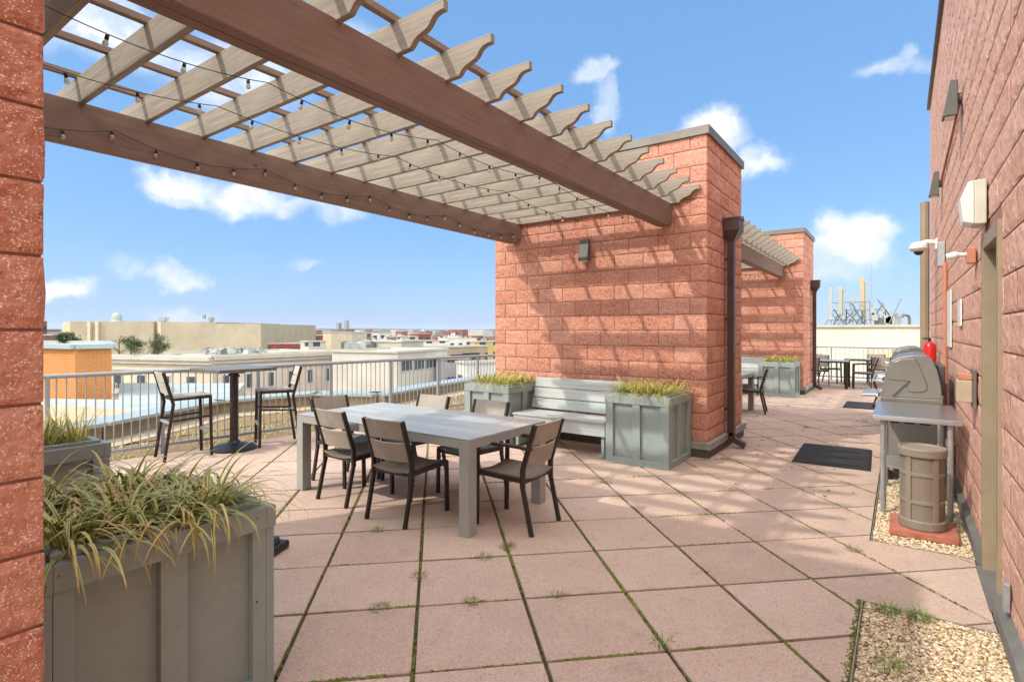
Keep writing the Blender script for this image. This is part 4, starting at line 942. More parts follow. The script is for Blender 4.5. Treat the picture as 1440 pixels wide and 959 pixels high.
def bin_():
    t = thing('trash_bin', 'tan resin wicker-pattern bin standing on a red clay slab', 'bin', (.132, 5.26, .052), R(17)); r0 = .175
    def oval(rad, z0, z1, mi=0):
        m = MB(); n = 48; return m
    b = MB(); b.lathe([(.185, 0), (.190, .01), (.190, .06), (.182, .07)], n=48); b.build('base_ring', 'bin_resin', t, bevel=.002)
    m = MB(); n = 64; H = .6; V = []; UV = []
    for k in range(n + 1):
        a = 2 * math.pi * k / n
        for z in (.065, .55): V.append((.168 * math.cos(a), .168 * math.sin(a), z)); UV.append((k / n, z))
    m.add(V, [(2 * k, 2 * k + 2, 2 * k + 3, 2 * k + 1) for k in range(n)]); o = m.build('weave_panel', 'bin_weave', t, fix=False)
    uvl = o.data.uv_layers.new(name='UVMap'); idx = [l.vertex_index for l in o.data.loops]
    for i, vi in enumerate(idx): uvl.data[i].uv = UV[vi]
    for k in range(5):
        a0 = 2 * math.pi * k / 5; s = MB(); pts_o = []
        for z in (.06, .555):
            for rr in (.165, .182):
                for aa in (a0 - .13, a0 - .045, a0 + .045, a0 + .13): pts_o.append((rr * math.cos(aa), rr * math.sin(aa), z))
        F_ = [(0, 1, 5, 4), (1, 2, 6, 5), (2, 3, 7, 6), (8, 12, 13, 9), (9, 13, 14, 10), (10, 14, 15, 11), (4, 5, 13, 12), (5, 6, 14, 13), (6, 7, 15, 14), (0, 8, 9, 1), (1, 9, 10, 2), (2, 10, 11, 3), (0, 4, 12, 8), (3, 11, 15, 7)]
        s.add(pts_o, F_); s.build('stile', 'bin_resin', t)
    for z in (.19, .40):
        s = MB(); s.lathe([(.1755, z), (.1785, z + .004), (.1785, z + .026), (.1755, z + .03)], n=48); s.build('band', 'bin_resin', t)
    l = MB(); l.lathe([(.17, .545), (.195, .55), (.197, .60), (.190, .612), (.175, .613), (.168, .600), (.03, .598), (.02, .60)], n=48); l.build('lid', 'bin_resin', t, bevel=.002)
    p = MB(); p.box(-.075, .345, 5.07, 5.50, 0, .05); o = p.build('clay_slab', 'pad_clay', bevel=.006); tag(o, 'small square red clay slab on the gravel under the bin', 'slab')
bin_(); bpy.data.objects['trash_bin'].scale = (.80, .80, 1.0)
def foot():
    t = MB(); t.box(0, .24, 0, .20, 0, .055); t.prism([(.02, .01, .055), (.22, .01, .055), (.18, .05, .085), (.05, .05, .085)], (0, .12, 0)); o = t.build('plastic_block', 'black_plastic', bevel=.014); o.location = (-3.72, 1.98, 0); o.rotation_euler[2] = R(25)
    tag(o, 'low black ribbed plastic block on the paving beside the foreground planter', 'block')
foot()

# ------------------------------------------------------------------ fixtures on the walls
def wedge_light(loc, rot, label, s=1.0):                        # local: wall at x=0, sticks out along +x
    t = thing('wall_light', label, 'wall light', loc, rot, 'grey wedge wall lights')
    b = MB(); b.tube([(0, 0, 0), (.03 * s, 0, 0)], .05 * s, 14); b.build('mount', 'lamp_grey', t)
    h = MB(); P = [(.03, .15), (.085, .155), (.14, -.16), (.03, -.16)]
    h.prism([(x * s, -.075 * s, z * s) for x, z in P], (0, .15 * s, 0)); h.build('housing', 'lamp_grey', t, bevel=.006)
    l = MB(); l.box(.05 * s, .12 * s, -.055 * s, .055 * s, -.168 * s, -.1605 * s); l.build('lens', 'lamp_lens', t); return t
wedge_light((WALLX - .012, 6.25, 3.62), R(180), 'grey wedge light high on the right wall, nearest of the pair', 1.0)
wedge_light((WALLX - .012, 9.15, 3.50), R(180), 'grey wedge light high on the right wall, farther of the pair', 1.0)
wedge_light((-3.56, 6.775, 2.67), R(-90), 'grey wedge light on the pier between the pergola beams', .95)
def fixtures():
    def tub(name, pts, r, m, label, cat, group=None): b = MB(); b.tube(pts, r, 10); return tag(b.build(name, m), label, cat, group)
    X = WALLX - .022
    tub('conduit', [(X, 6.3, 3.60), (X, 9.05, 3.50)], .012, 'conduit_red', 'thin red conduit running between the two high wall lights', 'conduit')
    tub('conduit', [(X - .01, 8.1, 2.35), (X - .01, 8.1, .3)], .022, 'conduit_orange', 'vertical orange-painted conduit on the right wall behind the grill', 'conduit')
    tub('standpipe', [(.30, 10.6, 0), (.30, 10.6, 3.55)], .062, 'tan_paint', 'tall tan pipe standing against the far end of the right wall', 'pipe')
    # emergency flood light
    t = thing('emergency_light', 'yellowed white emergency light on the wall above the door', 'light fixture', (X + .01, 4.60, 2.37), R(180))
    b = MB(); b.box(0, .06, -.10, .10, -.14, .14); b.build('housing', 'yellowed_plastic', t, bevel=.008)
    b = MB(); P = [(.0605, -.135), (.115, -.12), (.13, .03), (.09, .135), (.0605, .14)]; b.prism([(x, -.095, z) for x, z in P], (0, .19, 0)); b.build('lens', 'lamp_lens', t, bevel=.006)
    t = thing('spot_light', 'small white spotlight on an orange junction box beside the door', 'light fixture', (X + .01, 5.15, 2.1), R(180))
    b = MB(); b.box(0, .05, -.04, .04, -.055, .055); b.build('junction_box', 'conduit_orange', t, bevel=.005)
    b = MB(); b.tube([(.05, 0, .01), (.09, 0, .012), (.11, .0, .012), (.165, 0, .0)], [.014, .016, .027, .024], 14); b.build('lamp_head', 'white_plastic', t)
    t = thing('security_camera', 'white dome security camera on a wall arm in front of the tan pipe', 'security camera', (X, 9.9, 2.78), R(180))
    b = MB(); b.box(0, .03, -.05, .05, -.06, .10); b.build('wall_plate', 'white_plastic', t, bevel=.006)
    b = MB(); b.tube([(.02, 0, .04), (.12, 0, .06), (.2, 0, .04)], .035, 12); b.build('arm', 'white_plastic', t)
    b = MB(); b.lathe([(.03, .07), (.08, .055), (.112, .01), (.116, -.03), (.09, -.06), (.063, -.074)], c=(.22, 0, 0), n=24); b.build('housing', 'white_plastic', t)
    b = MB(); b.lathe([(.062, -.072), (.06, -.085), (.045, -.11), (.025, -.122), (.005, -.126)], c=(.22, 0, 0), n=24); b.build('dome', 'camera_dark', t, smooth=True)
    t = thing('alarm_box', 'small clear-covered alarm box with reddish top on the wall by the door', 'alarm box', (X + .01, 5.15, 1.14), R(180))
    b = MB(); b.box(0, .02, -.085, .085, -.14, .14); b.build('back_plate', 'coping_metal', t, bevel=.004)
    b = MB(); b.box(.0205, .11, -.065, .065, -.10, .06); b.build('cover', 'tan_cover', t, bevel=.008)
    b = MB(); b.box(.0205, .10, -.06, .06, .062, .105); b.build('top_cap', 'conduit_orange', t, bevel=.006)
    t = thing('fire_extinguisher', 'red fire extinguisher hung on the right wall behind the grill', 'fire extinguisher', (.33, 9.75, .98))
    b = MB(); b.lathe([(.05, 0), (.072, .01), (.075, .04), (.075, .34), (.06, .39), (.03, .42)], n=20); b.build('cylinder', 'red_paint', t, smooth=True)
    b = MB(); b.tube([(0, 0, .42), (0, 0, .46)], .018, 10); b.box(-.08, .02, -.012, .012, .455, .475); b.build('valve', 'black_plastic', t)
    for (y0, y1, z0, z1, lb) in ((7.45, 8.0, 1.38, 2.0, 'tall white panel flat on the right wall, past the stainless table'), (6.25, 6.55, 1.60, 1.84, 'small white panel flat on the right wall, nearer than the tall one')):
        b = MB(); b.box(X + .0, X + .012, y0, y1, z0, z1); tag(b.build('wall_panel', 'white_plastic'), lb, 'wall panel', 'white panels on the right wall')
    b = MB(); b.box(X - .06, X + .01, 8.5, 8.68, 2.35, 2.65); tag(b.build('electrical_box', 'galvanised', bevel=.004), 'small grey electrical box on the right wall under the camera', 'electrical box')
    b = MB(); b.box(X - .012, X + .012, 3.62, 3.68, .16, .30); tag(b.build('weather_cover', 'galvanised', bevel=.004), 'small grey metal cover low on the wall, nearer than the door', 'cover')
simple('tan_cover', (.45, .36, .25), .35, 0, var=.1)
fixtures()

# ------------------------------------------------------------------ background buildings
def wall_tex(name, col, win=(.06, .07, .08), uw=3.2, vh=3.2, ww=.45, wh=.5, brick=False, band=None):
    m, N, L, P = new_mat(name); uv = N.new('ShaderNodeUVMap'); sp = N.new('ShaderNodeSeparateXYZ'); L.new(uv.outputs[0], sp.inputs[0])
    tc = N.new('ShaderNodeTexCoord')
    c = ramp(N, L, nz(N, L, tc.outputs['Object'], .35, 6, .7), [(.3, tuple(x * .85 for x in col)), (.7, tuple(min(1, x * 1.12) for x in col))])
    if brick:
        b = N.new('ShaderNodeTexBrick'); b.inputs['Scale'].default_value = 1; b.inputs['Brick Width'].default_value = .3; b.inputs['Row Height'].default_value = .11; b.inputs['Mortar Size'].default_value = .012
        b.inputs['Color1'].default_value = (*col, 1); b.inputs['Color2'].default_value = (*[x * .78 for x in col], 1); b.inputs['Mortar'].default_value = (*[min(1, x * 1.25 + .03) for x in col], 1); L.new(uv.outputs[0], b.inputs['Vector']); c = mixc(N, L, .6, c, b.outputs['Color'])
    if win:
        fu = mth(N, L, 'FRACT', mth(N, L, 'DIVIDE', sp.outputs[0], uw)); fv = mth(N, L, 'FRACT', mth(N, L, 'DIVIDE', sp.outputs[1], vh))
        a = mth(N, L, 'LESS_THAN', mth(N, L, 'ABSOLUTE', mth(N, L, 'SUBTRACT', fu, .5)), ww / 2); b2 = mth(N, L, 'LESS_THAN', mth(N, L, 'ABSOLUTE', mth(N, L, 'SUBTRACT', fv, .5)), wh / 2)
        w = mth(N, L, 'MULTIPLY', a, b2); c = mixc(N, L, w, c, win)
    L.new(c, P.inputs['Base Color']); P.inputs['Roughness'].default_value = .85; P.inputs['Specular IOR Level'].default_value = .2
simple('roof_grey', (.33, .33, .32), .9, var=.2, scale=.5); simple('roof_white', (.42, .42, .40), .9, var=.15, scale=.5); simple('roof_dark', (.13, .13, .125), .9, var=.3, scale=.5)
simple('window_dark', (.05, .06, .07), .2, 0, var=.2, scale=.5, bmp=0)
simple('plant_metal', (.30, .31, .30), .6, .3, var=.4, scale=2)
def bmesh_building(b, poly, z0, z1, wall=0, roof=1, para=.5):
    n = len(poly)
    A = sum(poly[k][0] * poly[(k + 1) % n][1] - poly[(k + 1) % n][0] * poly[k][1] for k in range(n))
    if A < 0: poly = poly[::-1]
    b.uvs = getattr(b, 'uvs', []); u = 0
    for i in range(n):
        p, q = poly[i], poly[(i + 1) % n]; d = math.hypot(q[0] - p[0], q[1] - p[1])
        b.add([(*p, z0), (*q, z0), (*q, z1), (*p, z1)], [(0, 1, 2, 3)], None, wall); b.uvs += [(u, 0), (u + d, 0), (u + d, z1 - z0), (u, z1 - z0)]; u += d
    b.add([(*p, z1 - .02) for p in poly], [tuple(range(n))], None, roof); b.uvs += [(0, 0)] * n
def fin(b, name, mats, parent=None):
    o = b.build(name, mats, parent, fix=False); me = o.data; uvl = me.uv_layers.new(name='UVMap'); idx = np.empty(len(me.loops), dtype=np.int32); me.loops.foreach_get('vertex_index', idx)
    uvl.data.foreach_set('uv', np.array(b.uvs, dtype=np.float32)[idx].ravel()); return o
def quad_at(xl, Zl, xr, Zr, depth):                            # footprint: front-left, front-right, then away from the viewer
    a, c = at(xl, HY, Zl), at(xr, HY, Zr); d = (c - a).normalized(); nrm = Vector((-d.y, d.x, 0))
    if nrm.dot(a) < 0: nrm = -nrm
    return [(a.x, a.y), (c.x, c.y), (c.x + nrm.x * depth, c.y + nrm.y * depth), (a.x + nrm.x * depth, a.y + nrm.y * depth)]
def zt(y, Z): return EYE + (HY - y) / F * Z
def bld(name, label, cat, xl, Zl, xr, Zr, ytop, Zy, depth, wall, roof='roof_grey', base=ZG, group=None, extra=None):
    q = quad_at(xl, Zl, xr, Zr, depth); cx, cy = sum(p[0] for p in q) / 4, sum(p[1] for p in q) / 4; top = zt(ytop, Zy)
    t = thing(name, label, cat, (cx, cy, base), 0, group)
    b = MB(); bmesh_building(b, [(p[0] - cx, p[1] - cy) for p in q], 0, top - base); fin(b, 'wall', [wall, roof], t)
    # parapet / coping ring
    w = MB(); ql = [(p[0] - cx, p[1] - cy) for p in q]
    for i in range(4): p, r_ = ql[i], ql[(i + 1) % 4]; w.bar((*p, top - base + .1), (*r_, top - base + .1), .3, .22)
    w.build('coping', 'coping_pale', t)
    return t, Vector((cx, cy, base)), q, top
simple('coping_pale', (.42, .39, .33), .8, var=.1, scale=1)
wall_tex('orange_brick', (.47, .205, .07), None, brick=True)
wall_tex('beige_a', (.50, .42, .28), None); wall_tex('beige_b', (.35, .30, .22), None); wall_tex('cream', (.50, .43, .32), None); wall_tex('pinkish', (.55, .46, .39), None); wall_tex('white_wall', (.46, .43, .37), None); wall_tex('white_wall2', (.42, .39, .33), None); wall_tex('endwall', (.64, .585, .46), None)
wall_tex('brick_red', (.25, .075, .05), uw=3, vh=3.2); wall_tex('brick_brown', (.19, .10, .07), uw=3, vh=3.2); wall_tex('yellow_wall', (.45, .34, .14), uw=4, vh=3.2); wall_tex('cream_win', (.50, .45, .37), uw=3.4, vh=3.3)
wall_tex('grey_win', (.33, .33, .32), uw=3, vh=3.2); wall_tex('white_win', (.60, .58, .54), uw=3.4, vh=3.3); wall_tex('concrete_frame', (.33, .26, .19), (.06, .05, .045), uw=4.5, vh=3.4, ww=.78, wh=.62); wall_tex('glass_wall', (.30, .33, .35), (.10, .14, .17), uw=2, vh=3.2, ww=.8, wh=.6)
wall_tex('red_trim', (.30, .06, .05), (.09, .08, .08), uw=2.6, vh=3.0, ww=.6, wh=.5)

def orange_tower():
    pts = [at(30, HY, 26.5), at(106, HY, 24.5), at(157, HY, 25.5), at(150, HY, 33), at(40, HY, 35)]; c = at(95, HY, 29); top = zt(489.5, 24.5)
    t = thing('brick_building', 'orange brick building beyond the railing at far left', 'building', (c.x, c.y, ZG))
    b = MB(); P = [(p.x - c.x, p.y - c.y) for p in pts]; bmesh_building(b, P, 0, top - ZG); fin(b, 'wall', ['orange_brick', 'roof_white'], t)
    w = MB()
    for i in range(5): p, q = P[i], P[(i + 1) % 5]; w.bar((*p, top - ZG + .06), (*q, top - ZG + .06), .4, .2)
    w.build('coping', 'parapet_coping', t)
orange_tower()
def window_part(t, o, p, q, u0, u1, z0, z1, frame='roof_white'):
    p, q = Vector((*p, 0)), Vector((*q, 0)); d = (q - p).normalized(); n = Vector((d.y, -d.x, 0))
    if n.dot(Vector((p.x, p.y, 0))) > 0: n = -n
    L0 = Vector((o.x, o.y, 0)); a, c = p + d * u0 - L0, p + d * u1 - L0
    b = MB(); b.bar((a.x + n.x * .02, a.y + n.y * .02, (z0 + z1) / 2 - o.z), (c.x + n.x * .02, c.y + n.y * .02, (z0 + z1) / 2 - o.z), .10, z1 - z0); f = b.build('window', frame, t)
    b = MB(); e = .1; b.bar((a.x + d.x * e + n.x * .055, a.y + d.y * e + n.y * .055, (z0 + z1) / 2 - o.z), (c.x - d.x * e + n.x * .055, c.y - d.y * e + n.y * .055, (z0 + z1) / 2 - o.z), .06, z1 - z0 - .2); b.build('pane', 'window_dark', f)
def cream_block():
    # left wing with balconies, right wing with arched cornice
    for (nm, xl, Zl, xr, Zr, yt, Zy, dep, wl, lb, kind) in (('apartment_building', 150, 61, 299, 57, 503, 57, 14, 'cream', 'cream apartment block with balconies behind the bar stools', 0), ('apartment_building', 299, 57.2, 470, 70, 502, 57.2, 12, 'pinkish', 'pale rendered block with heavy cornice behind the bar table', 1)):
        t, o, q, top = bld(nm, lb, 'building', xl, Zl, xr, Zr, yt, Zy, dep, wl, 'roof_white')
        a, c = Vector((*q[0], 0)), Vector((*q[1], 0)); d = (c - a).normalized(); n = Vector((d.y, -d.x, 0)); L = (c - a).length
        if n.dot(a) > 0: n = -n
        cn = MB(); off = Vector((o.x, o.y, 0))
        for (z0, z1, pr) in ((top - .35, top + .05, .5), (top - .75, top - .36, .3), (top - 1.5, top - 1.38, .15)):
            p0, p1 = a - off + n * pr / 2, c - off + n * pr / 2; cn.bar((p0.x, p0.y, (z0 + z1) / 2 - o.z), (p1.x, p1.y, (z0 + z1) / 2 - o.z), pr, z1 - z0)
        cn.build('cornice', 'coping_pale', t)
        st = 3.4 if kind == 0 else 2.6
        for fl in range(4):
            zc = top - 2.75 - fl * 3.1; k = 0
            while 1.0 + k * st + 1.1 < L:
                window_part(t, o, q[0], q[1], 1.0 + k * st, 1.0 + k * st + (1.3 if kind == 0 else .8), zc - .9, zc + .8)
                if kind == 0 and k % 2 == 0:
                    bb = MB(); p0 = a - off + d * (.6 + k * st) + n * .6; p1 = p0 + d * 2.4; bb.bar((p0.x, p0.y, zc - 1.15 - o.z), (p1.x, p1.y, zc - 1.15 - o.z), 1.2, .18)
                    p0 = p0 + n * .55; p1 = p1 + n * .55; bb.bar((p0.x, p0.y, zc - .15 - o.z), (p1.x, p1.y, zc - .15 - o.z), .05, .06)
                    for i in range(13): pp = p0.lerp(p1, i / 12); bb.bar((pp.x, pp.y, zc - 1.1 - o.z), (pp.x, pp.y, zc - .15 - o.z), .04, .04)
                    bb.build('balcony', 'roof_white', t)
                k += 1
    p = at(210, 505, 34.3)
    g = MB(); 
cream_block()
def lower_roof():
    q = [tuple(at(x, HY, Z)[:2]) for x, Z in ((40, 22.6), (300, 19), (345, 31), (168, 31), (166, 23.6), (40, 24.0))]; b = MB(); cx, cy = sum(p[0] for p in q) / 6, sum(p[1] for p in q) / 6; t = thing('low_roof', 'low pale flat roof just beyond the planted strip', 'roof', (cx, cy, -5))
    ql = [(p[0] - cx, p[1] - cy) for p in q]; bmesh_building(b, ql, -17, 5 + zt(585, 19)); fin(b, 'wall', ['cream', 'roof_pale_blue'], t)
simple('roof_pale_blue', (.30, .34, .34), .8, var=.12, scale=.6)
lower_roof()
def beige_hall():
    K = 1.55; Z = 72 * K; t = thing('windowless_hall', 'long windowless beige building on the skyline at left', 'building', at(230, HY, Z)[:2] + (ZG,)); o = t.location.copy()
    segs = [(88, 74, 98, 70, 453, 'beige_a', 0), (98, 70, 216, 70, 452, 'beige_b', 0), (216, 71.2, 226, 69.5, 452.5, 'beige_a', 0), (226, 69.5, 303, 69.5, 453, 'beige_b', 0), (303, 69.4, 367, 69.4, 455.5, 'beige_c', 0)]
    for (xl, Zl, xr, Zr, yt, wl, _) in segs:
        q = quad_at(xl, Zl * K, xr, Zr * K, 30 if xr - xl > 20 else 9); b = MB(); bmesh_building(b, [(p[0] - o.x, p[1] - o.y) for p in q], 0, zt(yt, 70 * K) - ZG); fin(b, 'wall', [wl, 'roof_grey'], t)
    for x in (126, 137):
        p = at(x, HY, 69.8 * K); b = MB(); b.box(-.25, .25, -.25, .25, 0, zt(452.2, 70 * K) - ZG, Matrix.Translation((p.x - o.x, p.y - o.y, 0)) @ Matrix.Rotation(R(ANG), 4, 'Z')); b.build('pilaster', 'beige_a_plain', t)
    p = at(164, HY, 74 * K); b = MB(); z0 = zt(452, 70 * K); b.lathe([(1.1, 0), (1.0, .5), (.8, .6), (.8, 1.0), (.75, 1.3), (.5, 1.6), (.1, 1.8)], n=12); d = b.build('domed_cupola', 'cupola'); d.scale = (1.15, 1.15, 1.4); d.location = (p.x, p.y, z0 - .5); tag(d, 'small grey-green domed cupola showing above the beige hall', 'cupola')
    for (x, w, h, nm, lb) in ((230, 3.4, 1.1, 'roof_vent', 'flat roof vent on the beige hall, right of the cupola'), (297, 1.2, 1.1, 'roof_vent', 'small dark roof vent on the right part of the beige hall')):
        p = at(x, HY, 73 * K); b = MB(); b.box(-w / 2, w / 2, -.4, .4, .3, h); b.box(-w / 4, w / 4, -.25, .25, 0, .32); d = b.build(nm, 'plant_metal'); d.location = (p.x, p.y, zt(453, 70 * K)); tag(d, lb, 'roof vent')
    p = at(289, HY, 72 * K); b = MB(); b.lathe([(.05, 0), (.3, .15), (.5, .4)], n=14, M=Matrix.Rotation(R(60), 3, 'X')); b.tube([(0, 0, -1), (0, 0, .1)], .05, 6); d = b.build('satellite_dish', 'roof_dark'); d.location = (p.x, p.y, zt(453, 70 * K) + 1); tag(d, 'dark satellite dish on the beige hall roof', 'satellite dish')
simple('beige_a_plain', (.54, .45, .31), .9, var=.1, scale=1); simple('cupola', (.30, .34, .30), .7, var=.2, scale=1); wall_tex('beige_c', (.37, .32, .23), None)
beige_hall()
def roof_units(spec, z, Z, label, group, n, x0, x1, sz=1.0):
    for i in range(n):
        x = x0 + (x1 - x0) * (i + random.uniform(.1, .9)) / n; ZZ = Z + random.uniform(-2, 6); p = at(x, HY, ZZ); b = MB(); w = random.uniform(.5, 1.1) * sz; h = random.uniform(.35, .75) * sz
        b.box(-w / 2, w / 2, -w / 2.4, w / 2.4, 0, h); b.lathe([(w * .3, h), (w * .3, h + .12), (w * .22, h + .13)], n=12)
        if i % 3 == 0: b.tube([(w / 2, 0, .1), (w / 2 + .5, 0, .1), (w / 2 + .5, .6, .1)], .06, 6)
        o = b.build('roof_unit', random.choice(['plant_metal', 'roof_dark', 'roof_white'])); o.location = (p.x, p.y, z); o.rotation_euler[2] = random.uniform(0, 3); tag(o, label, 'roof unit', group)
roof_units(None, zt(502, 57.2) + .02, 65, 'one of the small air-conditioning units on the roof before the beige hall', 'air-conditioning units before the beige hall', 50, 288, 372, .75)
wall_tex('white_strip', (.52, .50, .44), (.16, .20, .20), uw=5, vh=4.0, ww=.9, wh=.35)
# white block right of centre and its neighbours
wt, wo, wq, wtop = bld('white_building', 'large plain white building beyond the railing, behind the dining table', 'building', 467, 57, 559, 54, 496.5, 54, 10.3, 'white_wall', 'roof_white')
for k in range(4):
    for r_ in range(2): window_part(wt, wo, wq[1], wq[2], .6 + k * 2.4, 2.6 + k * 2.4, wtop - 1.9 - r_ * 3.4, wtop - .7 - r_ * 3.4, 'plant_metal')


bld('rooftop_block', 'pale penthouse block standing on the white building roof', 'building', 512, 69, 565, 67, 481, 67, 5.2, 'white_wall2', 'roof_white', base=-4)
roof_units(None, zt(497, 54), 63, 'one of the grey fan units on the white building roof', 'fan units on the white building roof', 7, 480, 530, 1.3)
roof_units(None, zt(481, 67), 69.5, 'one of the small units on the pale penthouse roof', 'units on the penthouse roof', 7, 518, 566, .7)
MID = [  # xl, xr, ytop, Z, wall, roof, label
    (368, 387, 468.5, 150, 'brick_red', 'roof_grey', 'dark red brick block right of the beige hall'),
    (387, 409, 471, 160, 'yellow_wall', 'roof_grey', 'mustard-coloured block beside the dark red one'),
    (366, 434, 484, 110, 'red_trim', 'roof_dark', 'long low red-trimmed building with a window band'),
    (380, 403, 464.5, 240, 'white_win', 'roof_white', 'white building showing above the mustard block'),
    (434, 458, 481, 100, 'cream_win', 'roof_white', 'small cream block with a few windows, left of centre'),
    (440, 466, 472, 170, 'brick_red', 'roof_grey', 'red brick block behind the cream ones'),
    (465, 495, 467.5, 120, 'cream', 'roof_white', 'tall plain cream tower block left of the penthouse'),
    (495, 516, 468, 135, 'white_wall2', 'roof_white', 'off-white block adjoining the cream tower'),
    (516, 531, 469, 150, 'brick_brown', 'roof_dark', 'narrow dark brown block above the penthouse roof'),
    (532, 551, 468.5, 150, 'white_win', 'roof_white', 'white block right of the dark brown one'),
    (587, 606, 469.5, 170, 'brick_red', 'roof_grey', 'red brick block right of the penthouse'),
    (594, 631, 480, 125, 'white_win', 'roof_white', 'long white-roofed building below the red brick one'),
    (590, 650, 489, 85, 'concrete_frame', 'roof_grey', 'brown open-framed building with stacked floors'),
    (645, 686, 488, 92, 'concrete_frame', 'roof_white', 'second brown open-framed building near the pier'),
    (669, 700, 481, 130, 'yellow_wall', 'roof_white', 'pale yellow building next to the pier edge'),
    (618, 660, 506, 60, 'grey_win', 'roof_white', 'grey low building beyond the railing, left of the pier'),
    (655, 705, 512, 55, 'white_win', 'roof_white', 'white low building beyond the railing, next to the pier'),
    (62, 92, 468, 190, 'grey_win', 'roof_grey', 'grey distant building at the far left, behind the orange brick one'),
    (555, 588, 474, 140, 'cream_win', 'roof_white', 'cream block behind the penthouse roof units'),
    (630, 670, 476, 200, 'white_win', 'roof_white', 'white distant building above the open-framed one'),
    (476, 480.5, 453.5, 2600, 'grey_win', 'roof_grey', 'left of the two faint towers on the horizon'),
    (487, 491, 450.5, 2600, 'grey_win', 'roof_grey', 'taller right one of the two faint towers on the horizon')]
for (xl, xr, yt, Z, w, rf, lb) in MID:
    bld('city_building', lb, 'building', xl, Z * 1.0, xr, Z * 1.03, yt, Z, (xr - xl) / F * Z * .8, w, rf)
def far_city():
    walls = ['brick_red', 'brick_brown', 'cream_win', 'grey_win', 'white_win', 'brick_brown', 'brick_red', 'yellow_wall']; words = {'brick_red': 'red brick', 'brick_brown': 'brown brick', 'cream_win': 'cream', 'grey_win': 'grey', 'white_win': 'white', 'yellow_wall': 'yellowish'}
    protos = []
    for w in sorted(set(walls)):
        for sh in range(2):
            b = MB(); wx, wy = (7, 5) if sh == 0 else (11, 5); h = 12 if sh == 0 else 9
            bmesh_building(b, [(-wx, -wy), (wx, -wy), (wx, wy), (-wx, wy)], 0, h); bmesh_building(b, [(-2, -1.5), (1.5, -1.5), (1.5, 1.5), (-2, 1.5)], h - .05, h + 2.4)
            o = fin(b, 'distant_building', [w, random.choice(['roof_grey', 'roof_white', 'roof_dark'])]); protos.append([o, w, False])
    for i in range(272):
        pr = random.choice(protos) if i >= len(protos) else protos[i]; o = pr[0] if not pr[2] else pr[0].copy()
        if pr[2]: COL.objects.link(o)
        pr[2] = True
        inv = random.uniform(1 / 3600, 1 / 260); Z = 1 / inv if random.random() < .75 else random.uniform(900, 3400); x = random.uniform(366, 702) if random.random() < .93 else random.uniform(40, 92)
        p = at(x, HY, Z); o.location = (p.x, p.y, ZG); o.rotation_euler[2] = random.choice((0, R(90))) + random.gauss(0, .15) + .3; s = random.uniform(.8, 1.7); o.scale = (s * random.uniform(.8, 1.3), s, random.uniform(.75, 1.45) * (1 + .3 * (Z > 1500)))
        band = 'middle distance' if Z < 700 else ('far distance' if Z < 1700 else 'hazy distance')
        tag(o, 'small %s building in the %s among the city roofs' % (words[pr[1]], band), 'building', '%s buildings in the %s' % (words[pr[1]], band))
far_city()
def far_roofs():
    walls = ['brick_red', 'brick_brown', 'cream_win', 'grey_win', 'white_win', 'brick_brown', 'brick_red']; b = MB()
    mats = walls + ['roof_grey', 'roof_white', 'roof_dark']
    for i in range(3000):
        Z = 1 / random.uniform(1 / 4300, 1 / (900 if i < 1500 else 160)); x = random.uniform(362, 704) if random.random() < .92 else random.uniform(40, 92)
        if i >= 1500: x = 720 + F * math.tan(R(random.uniform(-86, -41.5)))
        Z = Z if i < 1500 else Z * math.cos(math.atan((x - 720) / F)); p = at(x, HY, Z); a = random.choice((0, 1.57)) + random.gauss(0, .2) + .3; w, d, h = random.uniform(6, 17), random.uniform(5, 10), random.uniform(7, 15) + (random.random() < .12) * 12
        ca, sa = math.cos(a), math.sin(a); bmesh_building(b, [(p.x + ca * u - sa * v, p.y + sa * u + ca * v) for u, v in ((-w, -d), (w, -d), (w, d), (-w, d))], ZG, ZG + h, random.randrange(7), 7 + random.randrange(3))
    struct(fin(b, 'distant_city', mats), 'stuff')
far_roofs()
def distant_trees():
    m, N, L, P = new_mat('far_foliage'); a = N.new('ShaderNodeAttribute'); a.attribute_name = 'rnd'
    L.new(ramp(N, L, a.outputs['Fac'], [(0, (.075, .065, .045)), (.5, (.12, .10, .075)), (1, (.07, .085, .04))]), P.inputs['Base Color']); P.inputs['Roughness'].default_value = 1
    b = MB()
    for i in range(1100):
        Z = 1 / random.uniform(1 / 4200, 1 / 300); x = random.uniform(360, 710) if random.random() < .9 else random.uniform(40, 95); p = at(x, HY, Z); r = random.uniform(2.6, 5) * (1 + Z / 4500); rv = random.random()
        for k in range(3):
            c = p + Vector((random.gauss(0, r * .6), random.gauss(0, r * .6), 0)); c.z = ZG + r * random.uniform(.7, 1.2); V = []
            for (dx, dy, dz) in ((1, 0, 0), (.3, .9, 0), (-.8, .6, .1), (-.8, -.6, 0), (.3, -.9, -.1), (0, 0, 1), (0, 0, -1.2)): V.append((c.x + dx * r * random.uniform(.6, 1.1), c.y + dy * r * random.uniform(.6, 1.1), c.z + dz * r * .8))
            b.add(V, [(0, 1, 5), (1, 2, 5), (2, 3, 5), (3, 4, 5), (4, 0, 5), (1, 0, 6), (2, 1, 6), (3, 2, 6), (4, 3, 6), (0, 4, 6)], rv)
    struct(b.build('distant_trees', 'far_foliage', attr=True, fix=False), 'stuff')
distant_trees()
